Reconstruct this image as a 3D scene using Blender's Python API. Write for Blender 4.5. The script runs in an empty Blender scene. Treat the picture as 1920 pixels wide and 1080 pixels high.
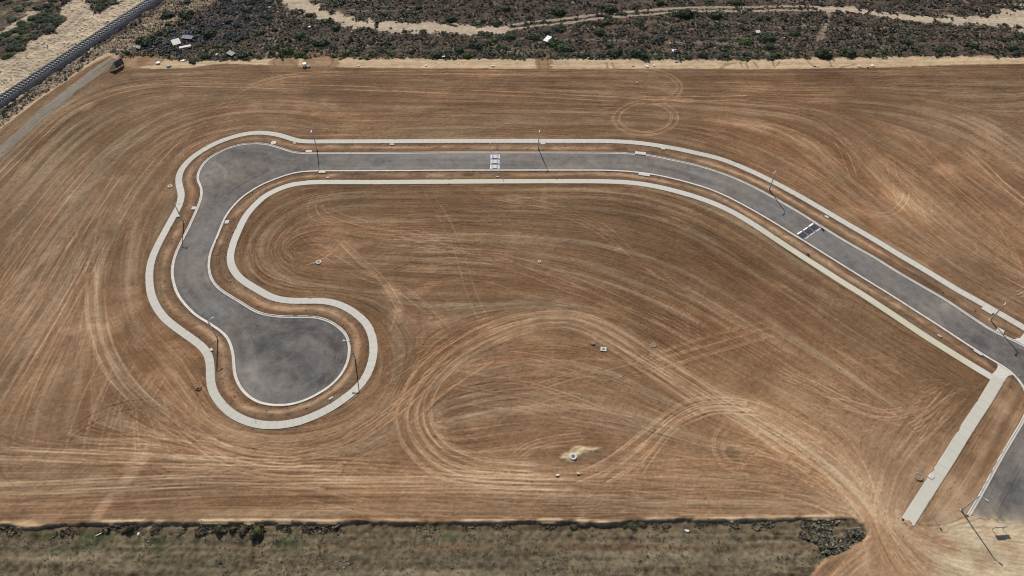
import bpy, bmesh, math, random
import numpy as np
from mathutils import Vector, Matrix
R = math.radians
random.seed(7)
rng = np.random.default_rng(7)
scene = bpy.context.scene

# ---------------------------------------------------------------- camera, sky, sun, exposure
CAM_H, FOC, PITCH = 110.0, 1281.0, R(50)          # drone height (m), focal length in pixels of a 1920 wide frame, pitch below the horizon
cam_data = bpy.data.cameras.new("camera")
cam = bpy.data.objects.new("camera", cam_data)
scene.collection.objects.link(cam)
cam.location = (0, 0, CAM_H)
cam.rotation_euler = (R(90) - PITCH, 0, 0)
cam_data.sensor_fit = 'HORIZONTAL'
cam_data.sensor_width = 36.0
cam_data.lens = 36.0 * FOC / 1920.0
cam_data.clip_start = 0.5
cam_data.clip_end = 9000
scene.camera = cam

SUN_AZ, SUN_EL = R(-14), R(37)
world = bpy.data.worlds.new("World")
scene.world = world
world.use_nodes = True
wn = world.node_tree
for n in list(wn.nodes):
    wn.nodes.remove(n)
w_out = wn.nodes.new("ShaderNodeOutputWorld")
w_bg = wn.nodes.new("ShaderNodeBackground")
w_sky = wn.nodes.new("ShaderNodeTexSky")
w_sky.sky_type = 'NISHITA'
w_sky.sun_disc = False
w_sky.sun_elevation = SUN_EL
w_sky.sun_rotation = SUN_AZ
w_bg.inputs[1].default_value = 0.07
wn.links.new(w_sky.outputs[0], w_bg.inputs[0])
wn.links.new(w_bg.outputs[0], w_out.inputs[0])
sun_data = bpy.data.lights.new("sun", 'SUN')
sun_data.energy = 4.3
sun_data.angle = R(0.5)
sun_data.color = (1.0, 0.95, 0.88)
sun = bpy.data.objects.new("sun", sun_data)
scene.collection.objects.link(sun)
sun_dir = Vector((math.sin(SUN_AZ) * math.cos(SUN_EL), math.cos(SUN_AZ) * math.cos(SUN_EL), math.sin(SUN_EL)))
sun.rotation_euler = sun_dir.to_track_quat('Z', 'Y').to_euler()
scene.view_settings.view_transform = 'Standard'
scene.view_settings.look = 'None'
scene.view_settings.exposure = 0.25
scene.view_settings.gamma = 1.0
scene.cycles.pixel_filter_type = 'BLACKMAN_HARRIS'
scene.cycles.filter_width = 1.05

# ---------------------------------------------------------------- survey: photo traces to metres on the ground
_sp, _cp = math.sin(PITCH), math.cos(PITCH)
def G(u, v, z=0.0):
    a, b = (u - 960) / FOC, (v - 540) / FOC
    dx, dy, dz = a, _cp - b * _sp, -_sp - b * _cp
    t = (z - CAM_H) / dz
    return (dx * t, dy * t)
def GP(pts, z=0.0):
    return np.array([G(u, v, z) for u, v in pts])
def smooth_line(P, step=0.4, sig=2.0, closed=False):
    P = np.asarray(P, float)
    if closed:
        P = np.vstack([P, P[:1]])
    # centripetal Catmull-Rom through the surveyed points, then even spacing and a light blur
    n = len(P)
    ext = np.vstack([2 * P[0] - P[1], P, 2 * P[-1] - P[-2]])
    if closed:
        ext[0], ext[-1] = P[-2], P[1]
    out = []
    for i in range(n - 1):
        p0, p1, p2, p3 = ext[i:i + 4]
        t0 = 0.0
        t1 = t0 + max(np.linalg.norm(p1 - p0), 1e-6) ** .5
        t2 = t1 + max(np.linalg.norm(p2 - p1), 1e-6) ** .5
        t3 = t2 + max(np.linalg.norm(p3 - p2), 1e-6) ** .5
        m = max(3, int(np.linalg.norm(p2 - p1) / 0.3))
        for t in np.linspace(t1, t2, m, endpoint=False):
            A1 = (t1 - t) / (t1 - t0) * p0 + (t - t0) / (t1 - t0) * p1
            A2 = (t2 - t) / (t2 - t1) * p1 + (t - t1) / (t2 - t1) * p2
            A3 = (t3 - t) / (t3 - t2) * p2 + (t - t2) / (t3 - t2) * p3
            B1 = (t2 - t) / (t2 - t0) * A1 + (t - t0) / (t2 - t0) * A2
            B2 = (t3 - t) / (t3 - t1) * A2 + (t - t1) / (t3 - t1) * A3
            out.append((t2 - t) / (t2 - t1) * B1 + (t - t1) / (t2 - t1) * B2)
    out.append(P[-1])
    Q = resample(np.array(out), step)
    if sig > 0:
        k = int(sig * 3 / step)
        if k >= 1 and len(Q) > 2 * k + 2:
            w = np.exp(-.5 * (np.arange(-k, k + 1) * step / sig) ** 2); w /= w.sum()
            # mirrored ends keep the line's end points
            E0 = 2 * Q[0] - Q[k:0:-1]; E1 = 2 * Q[-1] - Q[-2:-k - 2:-1]
            X = np.vstack([E0, Q, E1])
            Q = np.stack([np.convolve(X[:, j], w, 'valid') for j in (0, 1)], 1)
    return Q
def resample(Q, step):
    d = np.r_[0, np.cumsum(np.linalg.norm(np.diff(Q, axis=0), axis=1))]
    m = max(2, int(d[-1] / step) + 1)
    s = np.linspace(0, d[-1], m)
    return np.stack([np.interp(s, d, Q[:, j]) for j in (0, 1)], 1)
def normals(Q):
    T = np.gradient(Q, axis=0)
    T /= np.maximum(np.linalg.norm(T, axis=1, keepdims=True), 1e-9)
    return np.stack([-T[:, 1], T[:, 0]], 1)
def offset(Q, d):
    return Q + normals(Q) * d

# ---- traced lines (photo pixels, 1920 x 1080)
KERB = [(2010, 703), (1960, 672), (1920, 648), (1900, 638), (1858, 618), (1818, 592), (1773, 562), (1735, 540), (1680, 508), (1640, 483), (1590, 455), (1533, 420), (1498, 398),
 (1453, 372), (1417, 352.5), (1375, 333), (1333, 318), (1300, 308.5), (1263, 300.5), (1222, 292), (1187, 288.3), (1147, 286.7), (1080, 286.2), (960, 286), (840, 286), (720, 287), (600, 287.5), (580, 287.5),
 (563, 287), (547, 284.5), (530, 279), (513, 273.7), (497, 270), (480, 268.8), (466, 269.5), (452, 271), (427, 278), (407, 287.5), (390, 298), (380, 309), (373.3, 320), (370.5, 330), (371, 340), (376, 349),
 (378, 360), (376, 373), (370, 390), (361.5, 409), (353, 427.5), (342.5, 448), (331.7, 470), (326, 487), (323, 503), (323, 517), (326, 533), (331, 548), (340, 563), (353, 578), (368, 592), (387, 603.5), (402, 613),
 (417, 624), (427, 635), (433, 650), (437, 667), (438, 684), (440, 702), (446.5, 720), (457.5, 736), (472, 748), (490, 756.5), (512, 760), (535, 760), (556, 756.3), (579, 748), (603, 735), (623, 721), (640, 702.5),
 (651, 682), (655.5, 661), (655, 646), (651.5, 632), (645, 622), (632, 611), (617, 602), (600, 596.3), (583, 594), (558, 594), (533, 594), (513, 592), (500, 590.5), (485, 586), (468, 577.5), (452, 567), (427, 552),
 (410, 540), (398, 525), (393, 510), (392, 493), (394, 478), (399, 463), (407, 445), (415, 425), (424, 405), (435, 390), (452, 372), (473, 357), (490, 347), (505, 340.5), (530, 331), (555, 324), (580, 321.3), (597, 321),
 (720, 320.5), (840, 319.7), (960, 319.5), (1080, 319.5), (1138, 319.8), (1180, 322), (1222, 327), (1263, 335.5), (1297, 344.5), (1325, 353), (1358, 366.5), (1383, 379), (1417, 397.5), (1450, 417), (1483, 437.5),
 (1507, 452), (1547, 477), (1590, 504), (1640, 535), (1663, 549), (1713, 581), (1763, 613), (1813, 646), (1847, 667.5), (1868, 680), (1885, 690), (1900, 702), (1913, 717), (1924, 736), (1928, 757), (1920, 783),
 (1900, 818), (1877, 857), (1837, 930), (1815, 967)]
PATH_OUT = [(1990, 654), (1920, 615), (1888, 596), (1863, 582), (1830, 563), (1797, 545), (1740, 510), (1680, 474.5), (1640, 450), (1590, 421), (1545, 394.5), (1500, 368.5), (1450, 341.5), (1400, 317.5), (1350, 298), (1300, 286),
 (1280, 281.5), (1230, 272.5), (1180, 266.7), (1130, 264.7), (1080, 264.6), (960, 264.5), (840, 264.6), (720, 265.2), (600, 265.6), (575, 265.6), (563, 265), (552, 262.5), (535, 256.7), (517, 252), (497, 249.5), (480, 249), (466, 250.5),
 (452, 253), (427, 260), (402, 270), (377, 284), (360, 296), (347, 309), (338, 323), (335, 337), (336.5, 350), (340, 361), (339.5, 373), (335, 388), (324, 408), (312, 430), (297, 458), (286, 483), (281, 503), (280, 523),
 (281.5, 542), (286, 560), (296, 580), (310, 598), (327, 612), (352, 630), (373, 645), (386, 658), (393, 674), (394.5, 690), (394.5, 707), (397, 727), (405, 745), (417, 760), (433, 775), (457, 788), (482, 795.5),
 (510, 798), (538, 795.5), (562, 790.5), (587, 781), (620, 765), (645, 748), (670, 728), (686, 708), (696, 684), (700.5, 662), (700, 643), (696, 624), (687, 607), (672, 592), (653, 579), (630, 569), (603, 564.3), (575, 564.3),
 (550, 564.5), (525, 562), (503, 555), (493, 549), (468, 534.5), (449, 521), (438, 507), (432.5, 493), (432, 479), (435, 464), (443, 442), (452, 422), (463, 402), (477, 386), (497, 368), (522, 355), (547, 346.5),
 (572, 342.8), (597, 341.8), (720, 341.7), (840, 340.8), (960, 340.2), (1080, 340), (1122, 340.2), (1163, 341.3), (1197, 344.3), (1230, 349.8), (1263, 357.5), (1300, 368), (1333, 379.5), (1367, 394.5), (1400, 413), (1438, 437.5),
 (1490, 472), (1540, 504), (1590, 536), (1610, 548), (1680, 594), (1730, 627.5), (1780, 659), (1830, 690), (1862, 709)]
SIDE_PATH = [(1884, 692), (1872, 710), (1847, 752), (1813, 803), (1779, 859), (1747, 908), (1715, 958), (1702, 979)]
CROSS_A = [(1858, 703), (1867, 695), (1871, 687), (1869, 681), (1883, 688), (1898, 700), (1902, 703), (1890, 705), (1882, 713)]
CROSS_B = [(1899, 637), (1912, 633), (1921, 624), (1990, 662), (1990, 688), (1960, 671), (1930, 654)]

kerb_line = smooth_line(GP(KERB), 0.4, 0.9)
path_line = smooth_line(GP(PATH_OUT), 0.4, 1.1)
side_line = resample(GP(SIDE_PATH), 0.4)

# ---------------------------------------------------------------- ground raster (metres) ----------------
CELL = 0.16
KC = 0.2 / CELL
X0, X1, Y0, Y1 = -182.0, 182.0, 20.0, 234.0
NX, NY = int(round((X1 - X0) / CELL)) + 1, int(round((Y1 - Y0) / CELL)) + 1
gx = X0 + np.arange(NX) * CELL
gy = Y0 + np.arange(NY) * CELL
GX, GY = np.meshgrid(gx.astype(np.float32), gy.astype(np.float32))

def fft_blur(a, sx, sy=None):
    sy = sx if sy is None else sy
    sx, sy = sx * KC, sy * KC
    fx = np.fft.rfftfreq(NX); fy = np.fft.fftfreq(NY)
    k = np.exp(-2 * (np.pi * sx) ** 2 * fx[None, :] ** 2) * np.exp(-2 * (np.pi * sy) ** 2 * fy[:, None] ** 2)
    return np.fft.irfft2(np.fft.rfft2(a) * k, s=(NY, NX)).astype(np.float32)
def unit(a):
    a = a - a.mean()
    return (a / max(a.std(), 1e-9)).astype(np.float32)
def cloud(sig):
    return unit(fft_blur(rng.standard_normal((NY, NX)).astype(np.float32), sig))
def poly_mask(P):
    P = np.asarray(P, float)
    m = np.zeros((NY, NX), bool)
    A, B = P, np.roll(P, -1, axis=0)
    r0 = max(0, int((P[:, 1].min() - Y0) / CELL)); r1 = min(NY, int((P[:, 1].max() - Y0) / CELL) + 2)
    for r in range(r0, r1):
        y = gy[r]
        c = (A[:, 1] <= y) != (B[:, 1] <= y)
        if not c.any():
            continue
        xs = np.sort(A[c, 0] + (y - A[c, 1]) / (B[c, 1] - A[c, 1]) * (B[c, 0] - A[c, 0]))
        for a, b in zip(xs[0::2], xs[1::2]):
            i0 = max(0, int(math.ceil((a - X0) / CELL))); i1 = min(NX, int(math.floor((b - X0) / CELL)) + 1)
            if i1 > i0:
                m[r, i0:i1] ^= True
    return m
def dist_line(Q, maxd, along=False):
    D = np.full((NY, NX), maxd, np.float32)
    S = np.zeros((NY, NX), np.float32) if along else None
    s = 0.0
    for a, b in zip(Q[:-1], Q[1:]):
        L = float(np.hypot(*(b - a)))
        if L < 1e-6:
            continue
        i0 = max(0, int((min(a[0], b[0]) - maxd - X0) / CELL)); i1 = min(NX, int((max(a[0], b[0]) + maxd - X0) / CELL) + 2)
        j0 = max(0, int((min(a[1], b[1]) - maxd - Y0) / CELL)); j1 = min(NY, int((max(a[1], b[1]) + maxd - Y0) / CELL) + 2)
        if i1 > i0 and j1 > j0:
            px = GX[j0:j1, i0:i1] - a[0]; py = GY[j0:j1, i0:i1] - a[1]
            ux, uy = (b - a) / L
            t = np.clip(px * ux + py * uy, 0, L)
            d = np.hypot(px - t * ux, py - t * uy)
            sub = D[j0:j1, i0:i1]
            c = d < sub
            sub[c] = d[c]
            if along:
                S[j0:j1, i0:i1][c] = (s + t)[c]
        s += L
    return (D, S) if along else D
def smoothstep(e0, e1, x):
    t = np.clip((x - e0) / (e1 - e0), 0, 1)
    return t * t * (3 - 2 * t)

# ---- zones
road_poly = np.vstack([kerb_line, GP([(1840, 976), (1863, 979), (1920, 989), (1990, 1001), (2110, 795), (2236, 580), (2140, 560), (2038, 690)])])
M_road = poly_mask(road_poly)
D_end = dist_line(resample(GP([(1806, 968), (1840, 976), (1863, 979), (1920, 989), (2020, 1006)]), .5), 4.0)
_sp1 = rng.standard_normal((NY, NX)).astype(np.float32)
_sp2 = unit(fft_blur(_sp1, 3.5)); _sp3 = unit(fft_blur(_sp1[::-1], 1.3))
M_road &= ~(D_end < .40 + .16 * _sp2 + .20 * _sp3)
D_kerb = dist_line(resample(kerb_line, 0.8), 9.0)
D_path = dist_line(resample(path_line, 0.8), 9.0)
D_side = dist_line(resample(side_line, 0.8), 12.0)
M_crossA = poly_mask(GP(CROSS_A)); M_crossB = poly_mask(GP(CROSS_B))
n_mid = cloud(4); n_fine = cloud(1.2); n_big = cloud(25); n_huge = cloud(70)
verge = (~M_road) & (D_kerb + D_path < 5.6)
side_verge_poly = poly_mask(GP([(1890, 704), (1912, 718), (1928, 757), (1877, 857), (1837, 930), (1815, 967), (1770, 985), (1712, 975), (1779, 859), (1847, 752)]))
verge |= side_verge_poly & ~M_road

def jig(P, amp=0):
    return P
# outer zones, with ragged natural edges (the raster is shifted by noise when sampled)
FIELD_TOP = [(-400, 560), (-40, 272), (0, 241), (75, 185.5), (165, 124.5), (205, 104), (222, 114), (240, 126), (262, 128), (300, 129), (360, 127), (400, 120), (420, 119), (470, 121), (520, 122.5), (560, 124), (625, 125), (655, 127), (780, 128), (890, 128.5), (1110, 129),
             (1340, 129), (1450, 129.5), (1560, 128), (1640, 126.5), (1760, 122), (1876, 120), (1920, 119.5), (2300, 116)]
SCRUB_EDGE = [(-400, 550), (-40, 266), (0, 236), (75, 181), (165, 120.5), (205, 98), (232, 112), (262, 103), (285, 108), (300, 107), (330, 112), (360, 114), (400, 113), (430, 113), (470, 112), (500, 108), (560, 107), (620, 108), (660, 109.5), (780, 110), (890, 110.5), (1000, 111), (1110, 110),
              (1180, 111), (1340, 113), (1420, 112.5), (1500, 110), (1640, 107), (1760, 106), (1876, 106.5), (1920, 108), (2300, 108)]
PADDOCK = [(-500, 985), (0, 985), (14, 985), (30, 988), (48, 991), (62, 992), (80, 989), (130, 985), (200, 983), (250, 982), (330, 981.5), (400, 981), (550, 981), (640, 981.5), (700, 981), (800, 981), (960, 980.5), (1060, 979.5), (1120, 983), (1150, 984), (1180, 980), (1230, 977), (1277, 977),
           (1400, 976), (1500, 973.5), (1560, 972), (1600, 974), (1622, 985), (1630, 1000), (1612, 1018), (1580, 1035), (1545, 1052), (1522, 1075), (1505, 1110), (1490, 1400), (-500, 1400)]
top_far = [(2300, -60), (-400, -60)]
M_field_top = poly_mask(GP(FIELD_TOP + top_far))
M_scrub_all = poly_mask(GP(SCRUB_EDGE + top_far))
wob = (n_mid * 0.6 + cloud(1.5) * 0.35)
def wobble(mask, amp):
    amp = amp * KC
    jj = np.clip(np.round(np.arange(NY)[:, None] + wob * amp).astype(int), 0, NY - 1)
    ii = np.clip(np.round(np.arange(NX)[None, :] + np.roll(wob, 37, 1) * amp).astype(int), 0, NX - 1)
    return mask[jj, ii]
M_scrub_all = wobble(M_scrub_all, 3.0)
M_field_top = wobble(M_field_top, 0.7)
M_pad = wobble(poly_mask(GP(PADDOCK)), .8)
M_strip = M_field_top & ~M_scrub_all
RAIL_A, RAIL_B = np.array(G(0, 185, .95)), np.array(G(238.5, 27.5, .95))
rt = (RAIL_B - RAIL_A) / np.linalg.norm(RAIL_B - RAIL_A)
rn = np.array([-rt[1], rt[0]])                     # to the left of the track (west)
RS = (GX - RAIL_A[0]) * rt[0] + (GY - RAIL_A[1]) * rt[1]
RD = (GX - RAIL_A[0]) * rn[0] + (GY - RAIL_A[1]) * rn[1]
LEFT_SAND = poly_mask(GP([(-300, 300), (-300, 150), (-40, 118), (0, 112), (40, 97), (62, 74), (80, 67), (104, 62), (119, 42), (120, 28), (108, 18), (132, 2), (150, -30), (196, -30), (178, 2), (163, 16), (183, 25), (214, 8), (226, -2), (250, -30), (330, -30), (280, 0), (240, 45), (100, 140), (0, 205)]))
LEFT_SAND |= poly_mask(GP([(-40, 78), (0, 60), (30, 41), (62, 16), (84, 2), (98, 4), (72, 22), (50, 40), (18, 58), (-30, 88)]))
LEFT_SAND = wobble(LEFT_SAND, 3.5)
RIGHT_SAND = wobble(poly_mask(GP([(-200, 330), (-60, 262), (0, 220), (80, 160), (150, 113), (205, 78), (250, 52), (300, 18), (330, -20), (420, -30), (402, 6), (380, 14), (345, 33), (325, 45), (300, 60), (280, 64), (262, 80), (235, 96), (208, 96), (150, 128), (80, 186), (0, 240)])), 2.5)
GRAVEL_C = smooth_line(GP([(-120, 395), (-40, 322), (0, 285), (40, 249), (75, 217.5), (110, 188), (141, 163), (170, 142), (196, 124), (214, 108), (232, 95), (250, 84)]), 0.6, 2)
D_gravel = dist_line(GRAVEL_C, 9.0)
# sandy vehicle track through the heath
TRK = [((520, -40), 5), ((545, 0), 4.6), ((572, 11), 4.0), ((600, 25), 3.6), ((640, 38), 3.2), ((690, 45), 3.4), ((760, 50), 3.6), ((840, 55), 3.4), ((890, 57), 3.2), ((940, 55), 3.0)]
TRK2 = [((940, 54), 2.0), ((990, 46), 2), ((1060, 39), 2), ((1130, 29.5), 2), ((1200, 24), 2), ((1280, 18.5), 2), ((1340, 17), 2), ((1400, 17.5), 2), ((1470, 15), 2), ((1540, 16), 2), ((1560, 17), 2)]
TRK3 = [((1535, 16), 1.6), ((1600, 20), 2.0), ((1660, 27), 2.2), ((1720, 35), 2.4), ((1800, 38.5), 2.4), ((1870, 38), 3.4), ((1900, 40), 6.5), ((1960, 26), 7.5), ((2050, 10), 8)]
def varwidth(T):
    P = GP([p for p, w in T]); w = np.array([w for p, w in T], float)
    Q = smooth_line(P, 0.8, 1.5)
    dd = np.r_[0, np.cumsum(np.linalg.norm(np.diff(P, axis=0), axis=1))]
    L = np.linalg.norm(np.diff(Q, axis=0), axis=1).sum()
    D, S = dist_line(Q, 12.0, True)
    W = np.interp(S, dd * L / dd[-1], w)
    return D / W, D
T1r, _ = varwidth(TRK); T3r, _ = varwidth(TRK3)
P2 = smooth_line(GP([p for p, w in TRK2]), 0.8, 1.5)
D2a, D2b = dist_line(offset(P2, 1.25), 6.0), dist_line(offset(P2, -1.25), 6.0)
trk_noise = n_mid * 0.22 + n_fine * 0.12
sand_track = np.maximum(smoothstep(1.05, 0.72, T1r * 1.25 + trk_noise * 1.4), smoothstep(1.05, 0.75, T3r * 1.12 + trk_noise * 1.4))
sand_track = np.maximum(sand_track, 0.7 * smoothstep(0.75, 0.4, np.minimum(D2a, D2b) + trk_noise * 0.6))
faint = smooth_line(GP([(548, 3), (530, 30), (516, 60), (508, 90), (505, 108)]), 0.8, 1.5)
fd = np.minimum(dist_line(offset(faint, 0.9), 4), dist_line(offset(faint, -0.9), 4))
sand_track = np.maximum(sand_track, 0.28 * smoothstep(0.7, 0.2, fd + trk_noise * .5))
faint2 = smooth_line(GP([(1553, 22), (1550, 45), (1543, 62), (1532, 75)]), 0.8, 1.5)
sand_track = np.maximum(sand_track, 0.4 * smoothstep(0.9, 0.2, dist_line(faint2, 4) + trk_noise))

# ---- flow of the grading passes: guide lines traced on the ground
GUIDES = [
 [(-60, 380), (0, 318), (60, 262), (110, 215), (190, 178), (240, 166), (300, 158), (480, 160), (700, 165), (1000, 178), (1200, 190)],
 [(-80, 660), (0, 560), (60, 470), (120, 390), (180, 310), (260, 245), (340, 205), (480, 190), (700, 195), (900, 198)],
 [(-60, 470), (0, 400), (60, 335), (130, 262), (200, 215), (280, 185), (400, 175)],
 [(-60, 790), (0, 690), (70, 590), (130, 490), (190, 390), (250, 310), (320, 255), (420, 222), (520, 215), (640, 235), (900, 235), (1150, 240)],
 [(60, 700), (110, 610), (160, 530), (215, 430), (270, 350), (320, 290)],
 [(20, 860), (50, 770), (100, 680), (140, 600)],
 [(120, 800), (150, 700), (165, 640)],
 [(173, 500), (171, 560), (180, 620), (195, 660), (225, 710), (280, 760), (360, 810), (440, 850), (520, 868), (640, 850), (720, 810), (790, 755), (850, 690)],
 [(225, 500), (220, 570), (240, 640), (270, 690), (310, 740), (370, 790), (430, 830), (510, 846), (600, 835), (680, 800), (735, 745), (760, 690)],
 [(250, 430), (235, 500), (240, 560), (270, 620), (330, 670), (360, 720), (380, 780)],
 [(-100, 955), (400, 950), (900, 955), (1500, 955)], [(-100, 918), (300, 908), (700, 908), (1100, 915), (1500, 925)], [(-100, 835), (100, 845), (300, 855), (480, 862), (700, 870)],
 [(-100, 890), (300, 882), (600, 885), (900, 895)], [(700, 930), (1200, 935), (1560, 945)],
 [(260, 140), (800, 135), (1300, 137), (1900, 132)], [(500, 150), (1000, 150), (1640, 158), (1920, 165)], [(620, 215), (1000, 208), (1250, 212)], [(600, 250), (900, 250), (1150, 252)],
 [(1150, 252), (1280, 266), (1400, 306), (1500, 355), (1620, 425), (1780, 520), (1920, 600)],
 [(1200, 215), (1320, 225), (1440, 250), (1520, 300), (1580, 350), (1680, 430), (1800, 510), (1930, 580)],
 [(1290, 190), (1420, 200), (1520, 215), (1600, 260), (1660, 330), (1740, 400), (1850, 480), (1940, 530)],
 [(1440, 180), (1640, 182), (1750, 200), (1850, 240), (1940, 300)], [(1640, 270), (1720, 320), (1800, 390), (1880, 460), (1940, 500)], [(1700, 180), (1850, 190), (1960, 180)],
 [(600, 354), (900, 354), (1160, 354), (1280, 382), (1380, 430), (1500, 510), (1640, 600), (1780, 690), (1845, 725)],
 [(640, 358), (560, 372), (500, 400), (465, 440), (452, 490), (475, 530), (540, 556), (620, 556), (690, 580), (730, 620), (745, 680)],
 [(620, 380), (560, 395), (520, 430), (500, 470), (520, 505), (580, 525), (680, 535), (800, 540), (1000, 548), (1150, 580)],
 [(640, 420), (900, 420), (1100, 428), (1250, 465), (1400, 545), (1540, 635), (1640, 700), (1740, 750)],
 [(640, 480), (900, 488), (1050, 508), (1200, 555), (1350, 630), (1500, 715), (1600, 760)],
 [(560, 450), (590, 440), (640, 450), (700, 470)],
 [(770, 800), (765, 760), (785, 715), (830, 665), (905, 622), (990, 595), (1080, 593), (1150, 622), (1230, 672), (1320, 730), (1420, 785), (1500, 835), (1560, 885), (1620, 955)],
 [(760, 780), (790, 840), (850, 880), (950, 900), (1100, 905)],
 [(870, 720), (1000, 695), (1100, 700), (1200, 745), (1300, 795)], [(860, 800), (1000, 780), (1150, 785), (1260, 815)], [(900, 850), (1050, 830), (1200, 840)], [(850, 760), (950, 740), (1050, 735)],
 [(1440, 790), (1540, 855), (1610, 920), (1650, 970)], [(1760, 740), (1700, 810), (1665, 890), (1650, 960)], [(1800, 770), (1730, 850), (1670, 940)], [(1300, 945), (1500, 940), (1610, 965)],
 [(1600, 700), (1680, 760), (1730, 790)], [(1855, 735), (1790, 830), (1715, 940)], [(1350, 850), (1480, 870), (1580, 930)],
 [(1640, 960), (1650, 1010), (1690, 1080)], [(1620, 1000), (1560, 1040), (1520, 1090)], [(1680, 985), (1740, 1040), (1850, 1090)], [(1760, 1010), (1850, 1030), (1950, 1050)],
 [(0, 230), (100, 160), (200, 100)], [(0, 280), (75, 212), (141, 160), (200, 120)], [(1895, 730), (1850, 810), (1800, 900), (1760, 960)],
]
cs = 4.0   # coarse metres for the flow grid
cx = np.arange(X0, X1 + cs, cs); cy = np.arange(Y0, Y1 + cs, cs)
CX, CY = np.meshgrid(cx, cy)
c2 = np.zeros_like(CX); s2 = np.zeros_like(CX); wsum = np.zeros_like(CX)
for g in GUIDES:
    Q = smooth_line(GP(g), 2.0, 3.0)
    T = np.gradient(Q, axis=0); ang = np.arctan2(T[:, 1], T[:, 0])
    for (x, y), a in zip(Q, ang):
        w = 1.0 / ((CX - x) ** 2 + (CY - y) ** 2 + 4.0) ** 2
        c2 += w * np.cos(2 * a); s2 += w * np.sin(2 * a); wsum += w
def upsample(C):
    fx_ = (gx - X0) / cs; fy_ = (gy - Y0) / cs
    i = np.minimum(fx_.astype(int), C.shape[1] - 2); j = np.minimum(fy_.astype(int), C.shape[0] - 2)
    u = (fx_ - i)[None, :]; v = (fy_ - j)[:, None]
    return ((1 - v) * ((1 - u) * C[j][:, i] + u * C[j][:, i + 1]) + v * ((1 - u) * C[j + 1][:, i] + u * C[j + 1][:, i + 1])).astype(np.float32)
A2 = np.arctan2(upsample(s2 / wsum), upsample(c2 / wsum)) * 0.5
FX, FY = np.cos(A2).astype(np.float32), np.sin(A2).astype(np.float32)
# inside the road the flow follows the kerb (wheel paths along the carriageway)
def lic(noises, fx, fy, L, step=1.0):
    L = int(L * KC)
    acc = [n.copy() for n in noises]; cnt = 1
    for sgn in (1, -1):
        x = np.broadcast_to(np.arange(NX, dtype=np.float32)[None, :], (NY, NX)).copy()
        y = np.broadcast_to(np.arange(NY, dtype=np.float32)[:, None], (NY, NX)).copy()
        dx, dy = fx * sgn, fy * sgn
        for k in range(L):
            x += dx * step; y += dy * step
            ii = np.clip(np.rint(x), 0, NX - 1).astype(np.int32); jj = np.clip(np.rint(y), 0, NY - 1).astype(np.int32)
            idx = jj * NX + ii
            for a, n in zip(acc, noises):
                a += n.ravel()[idx]
            nx_, ny_ = fx.ravel()[idx], fy.ravel()[idx]
            f = np.where(nx_ * dx + ny_ * dy < 0, -1, 1).astype(np.float32)
            dx, dy = nx_ * f, ny_ * f
            cnt += 1
    return [unit(a / cnt) for a in acc]
w0 = rng.standard_normal((NY, NX)).astype(np.float32)
w1 = unit(fft_blur(rng.standard_normal((NY, NX)).astype(np.float32), 2.2))
w2 = unit(fft_blur(rng.standard_normal((NY, NX)).astype(np.float32), 6))
w3 = unit(fft_blur(rng.standard_normal((NY, NX)).astype(np.float32), 3))
L_fine, L_mid = lic([w0, w3], FX, FY, 34, 1.0)
L_broad, L_red = lic([w1, w2], FX, FY, 40, 2.0)

# ---- broad dryness, by spot samples of the soil
DRY = [(60, 620, .50), (100, 480, .42), (180, 400, .40), (60, 380, .42), (200, 300, .34), (150, 250, .32), (330, 200, .36), (450, 150, .25), (700, 140, .24), (960, 145, .22), (1300, 145, .22), (1560, 150, .22), (1900, 150, .22), (700, 220, .38),
 (960, 215, .30), (1200, 220, .28), (1420, 210, .30), (1560, 200, .28), (1400, 260, .36), (1550, 290, .36), (1600, 400, .36), (1720, 340, .52), (1850, 300, .50), (1760, 450, .42), (1880, 560, .42), (1660, 260, .42), (1900, 230, .40), (1720, 400, .6), (260, 330, .38), (270, 420, .26), (240, 560, .42),
 (560, 420, .24), (500, 470, .24), (640, 380, .28), (720, 430, .30), (640, 490, .34), (800, 360, .26), (960, 400, .25), (900, 470, .26), (1060, 450, .22), (1200, 420, .18), (1300, 470, .16), (1400, 520, .18), (1250, 540, .24), (1480, 560, .20), (1600, 640, .24), (1720, 720, .32), (1820, 740, .32),
 (760, 560, .30), (900, 560, .30), (1040, 560, .30), (700, 640, .38), (760, 640, .34), (1100, 640, .34), (950, 660, .42), (1200, 640, .28), (1340, 640, .30), (1440, 680, .34), (1100, 720, .46), (900, 760, .46), (1040, 800, .42), (1180, 820, .42), (1300, 830, .48), (1450, 790, .66), (1540, 850, .66), (1620, 920, .70),
 (1560, 760, .48), (1480, 900, .56), (1380, 950, .52), (1200, 950, .50), (1000, 890, .56), (960, 940, .48), (760, 900, .50), (760, 950, .42), (600, 900, .48), (500, 950, .42), (380, 900, .42), (300, 950, .40), (200, 900, .40), (60, 930, .40), (60, 820, .40), (200, 800, .38), (300, 760, .42), (360, 760, .40), (320, 690, .40), (600, 860, .44), (740, 800, .44),
 (1680, 850, .54), (1640, 800, .50), (1760, 830, .46), (1700, 920, .54), (1660, 1000, .72), (1700, 1050, .80), (1800, 1060, .86), (1880, 1020, .9), (1560, 1060, .45), (120, 700, .48), (160, 620, .46), (560, 350, .25)]
def idw(pts, p=2.4):
    num = np.zeros_like(CX); den = np.zeros_like(CX)
    for u, v, val in pts:
        x, y = G(u, v)
        w = 1.0 / ((CX - x) ** 2 + (CY - y) ** 2 + 9.0) ** (p / 2)
        num += w * val; den += w
    return upsample(num / den)
dry = idw(DRY)
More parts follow.
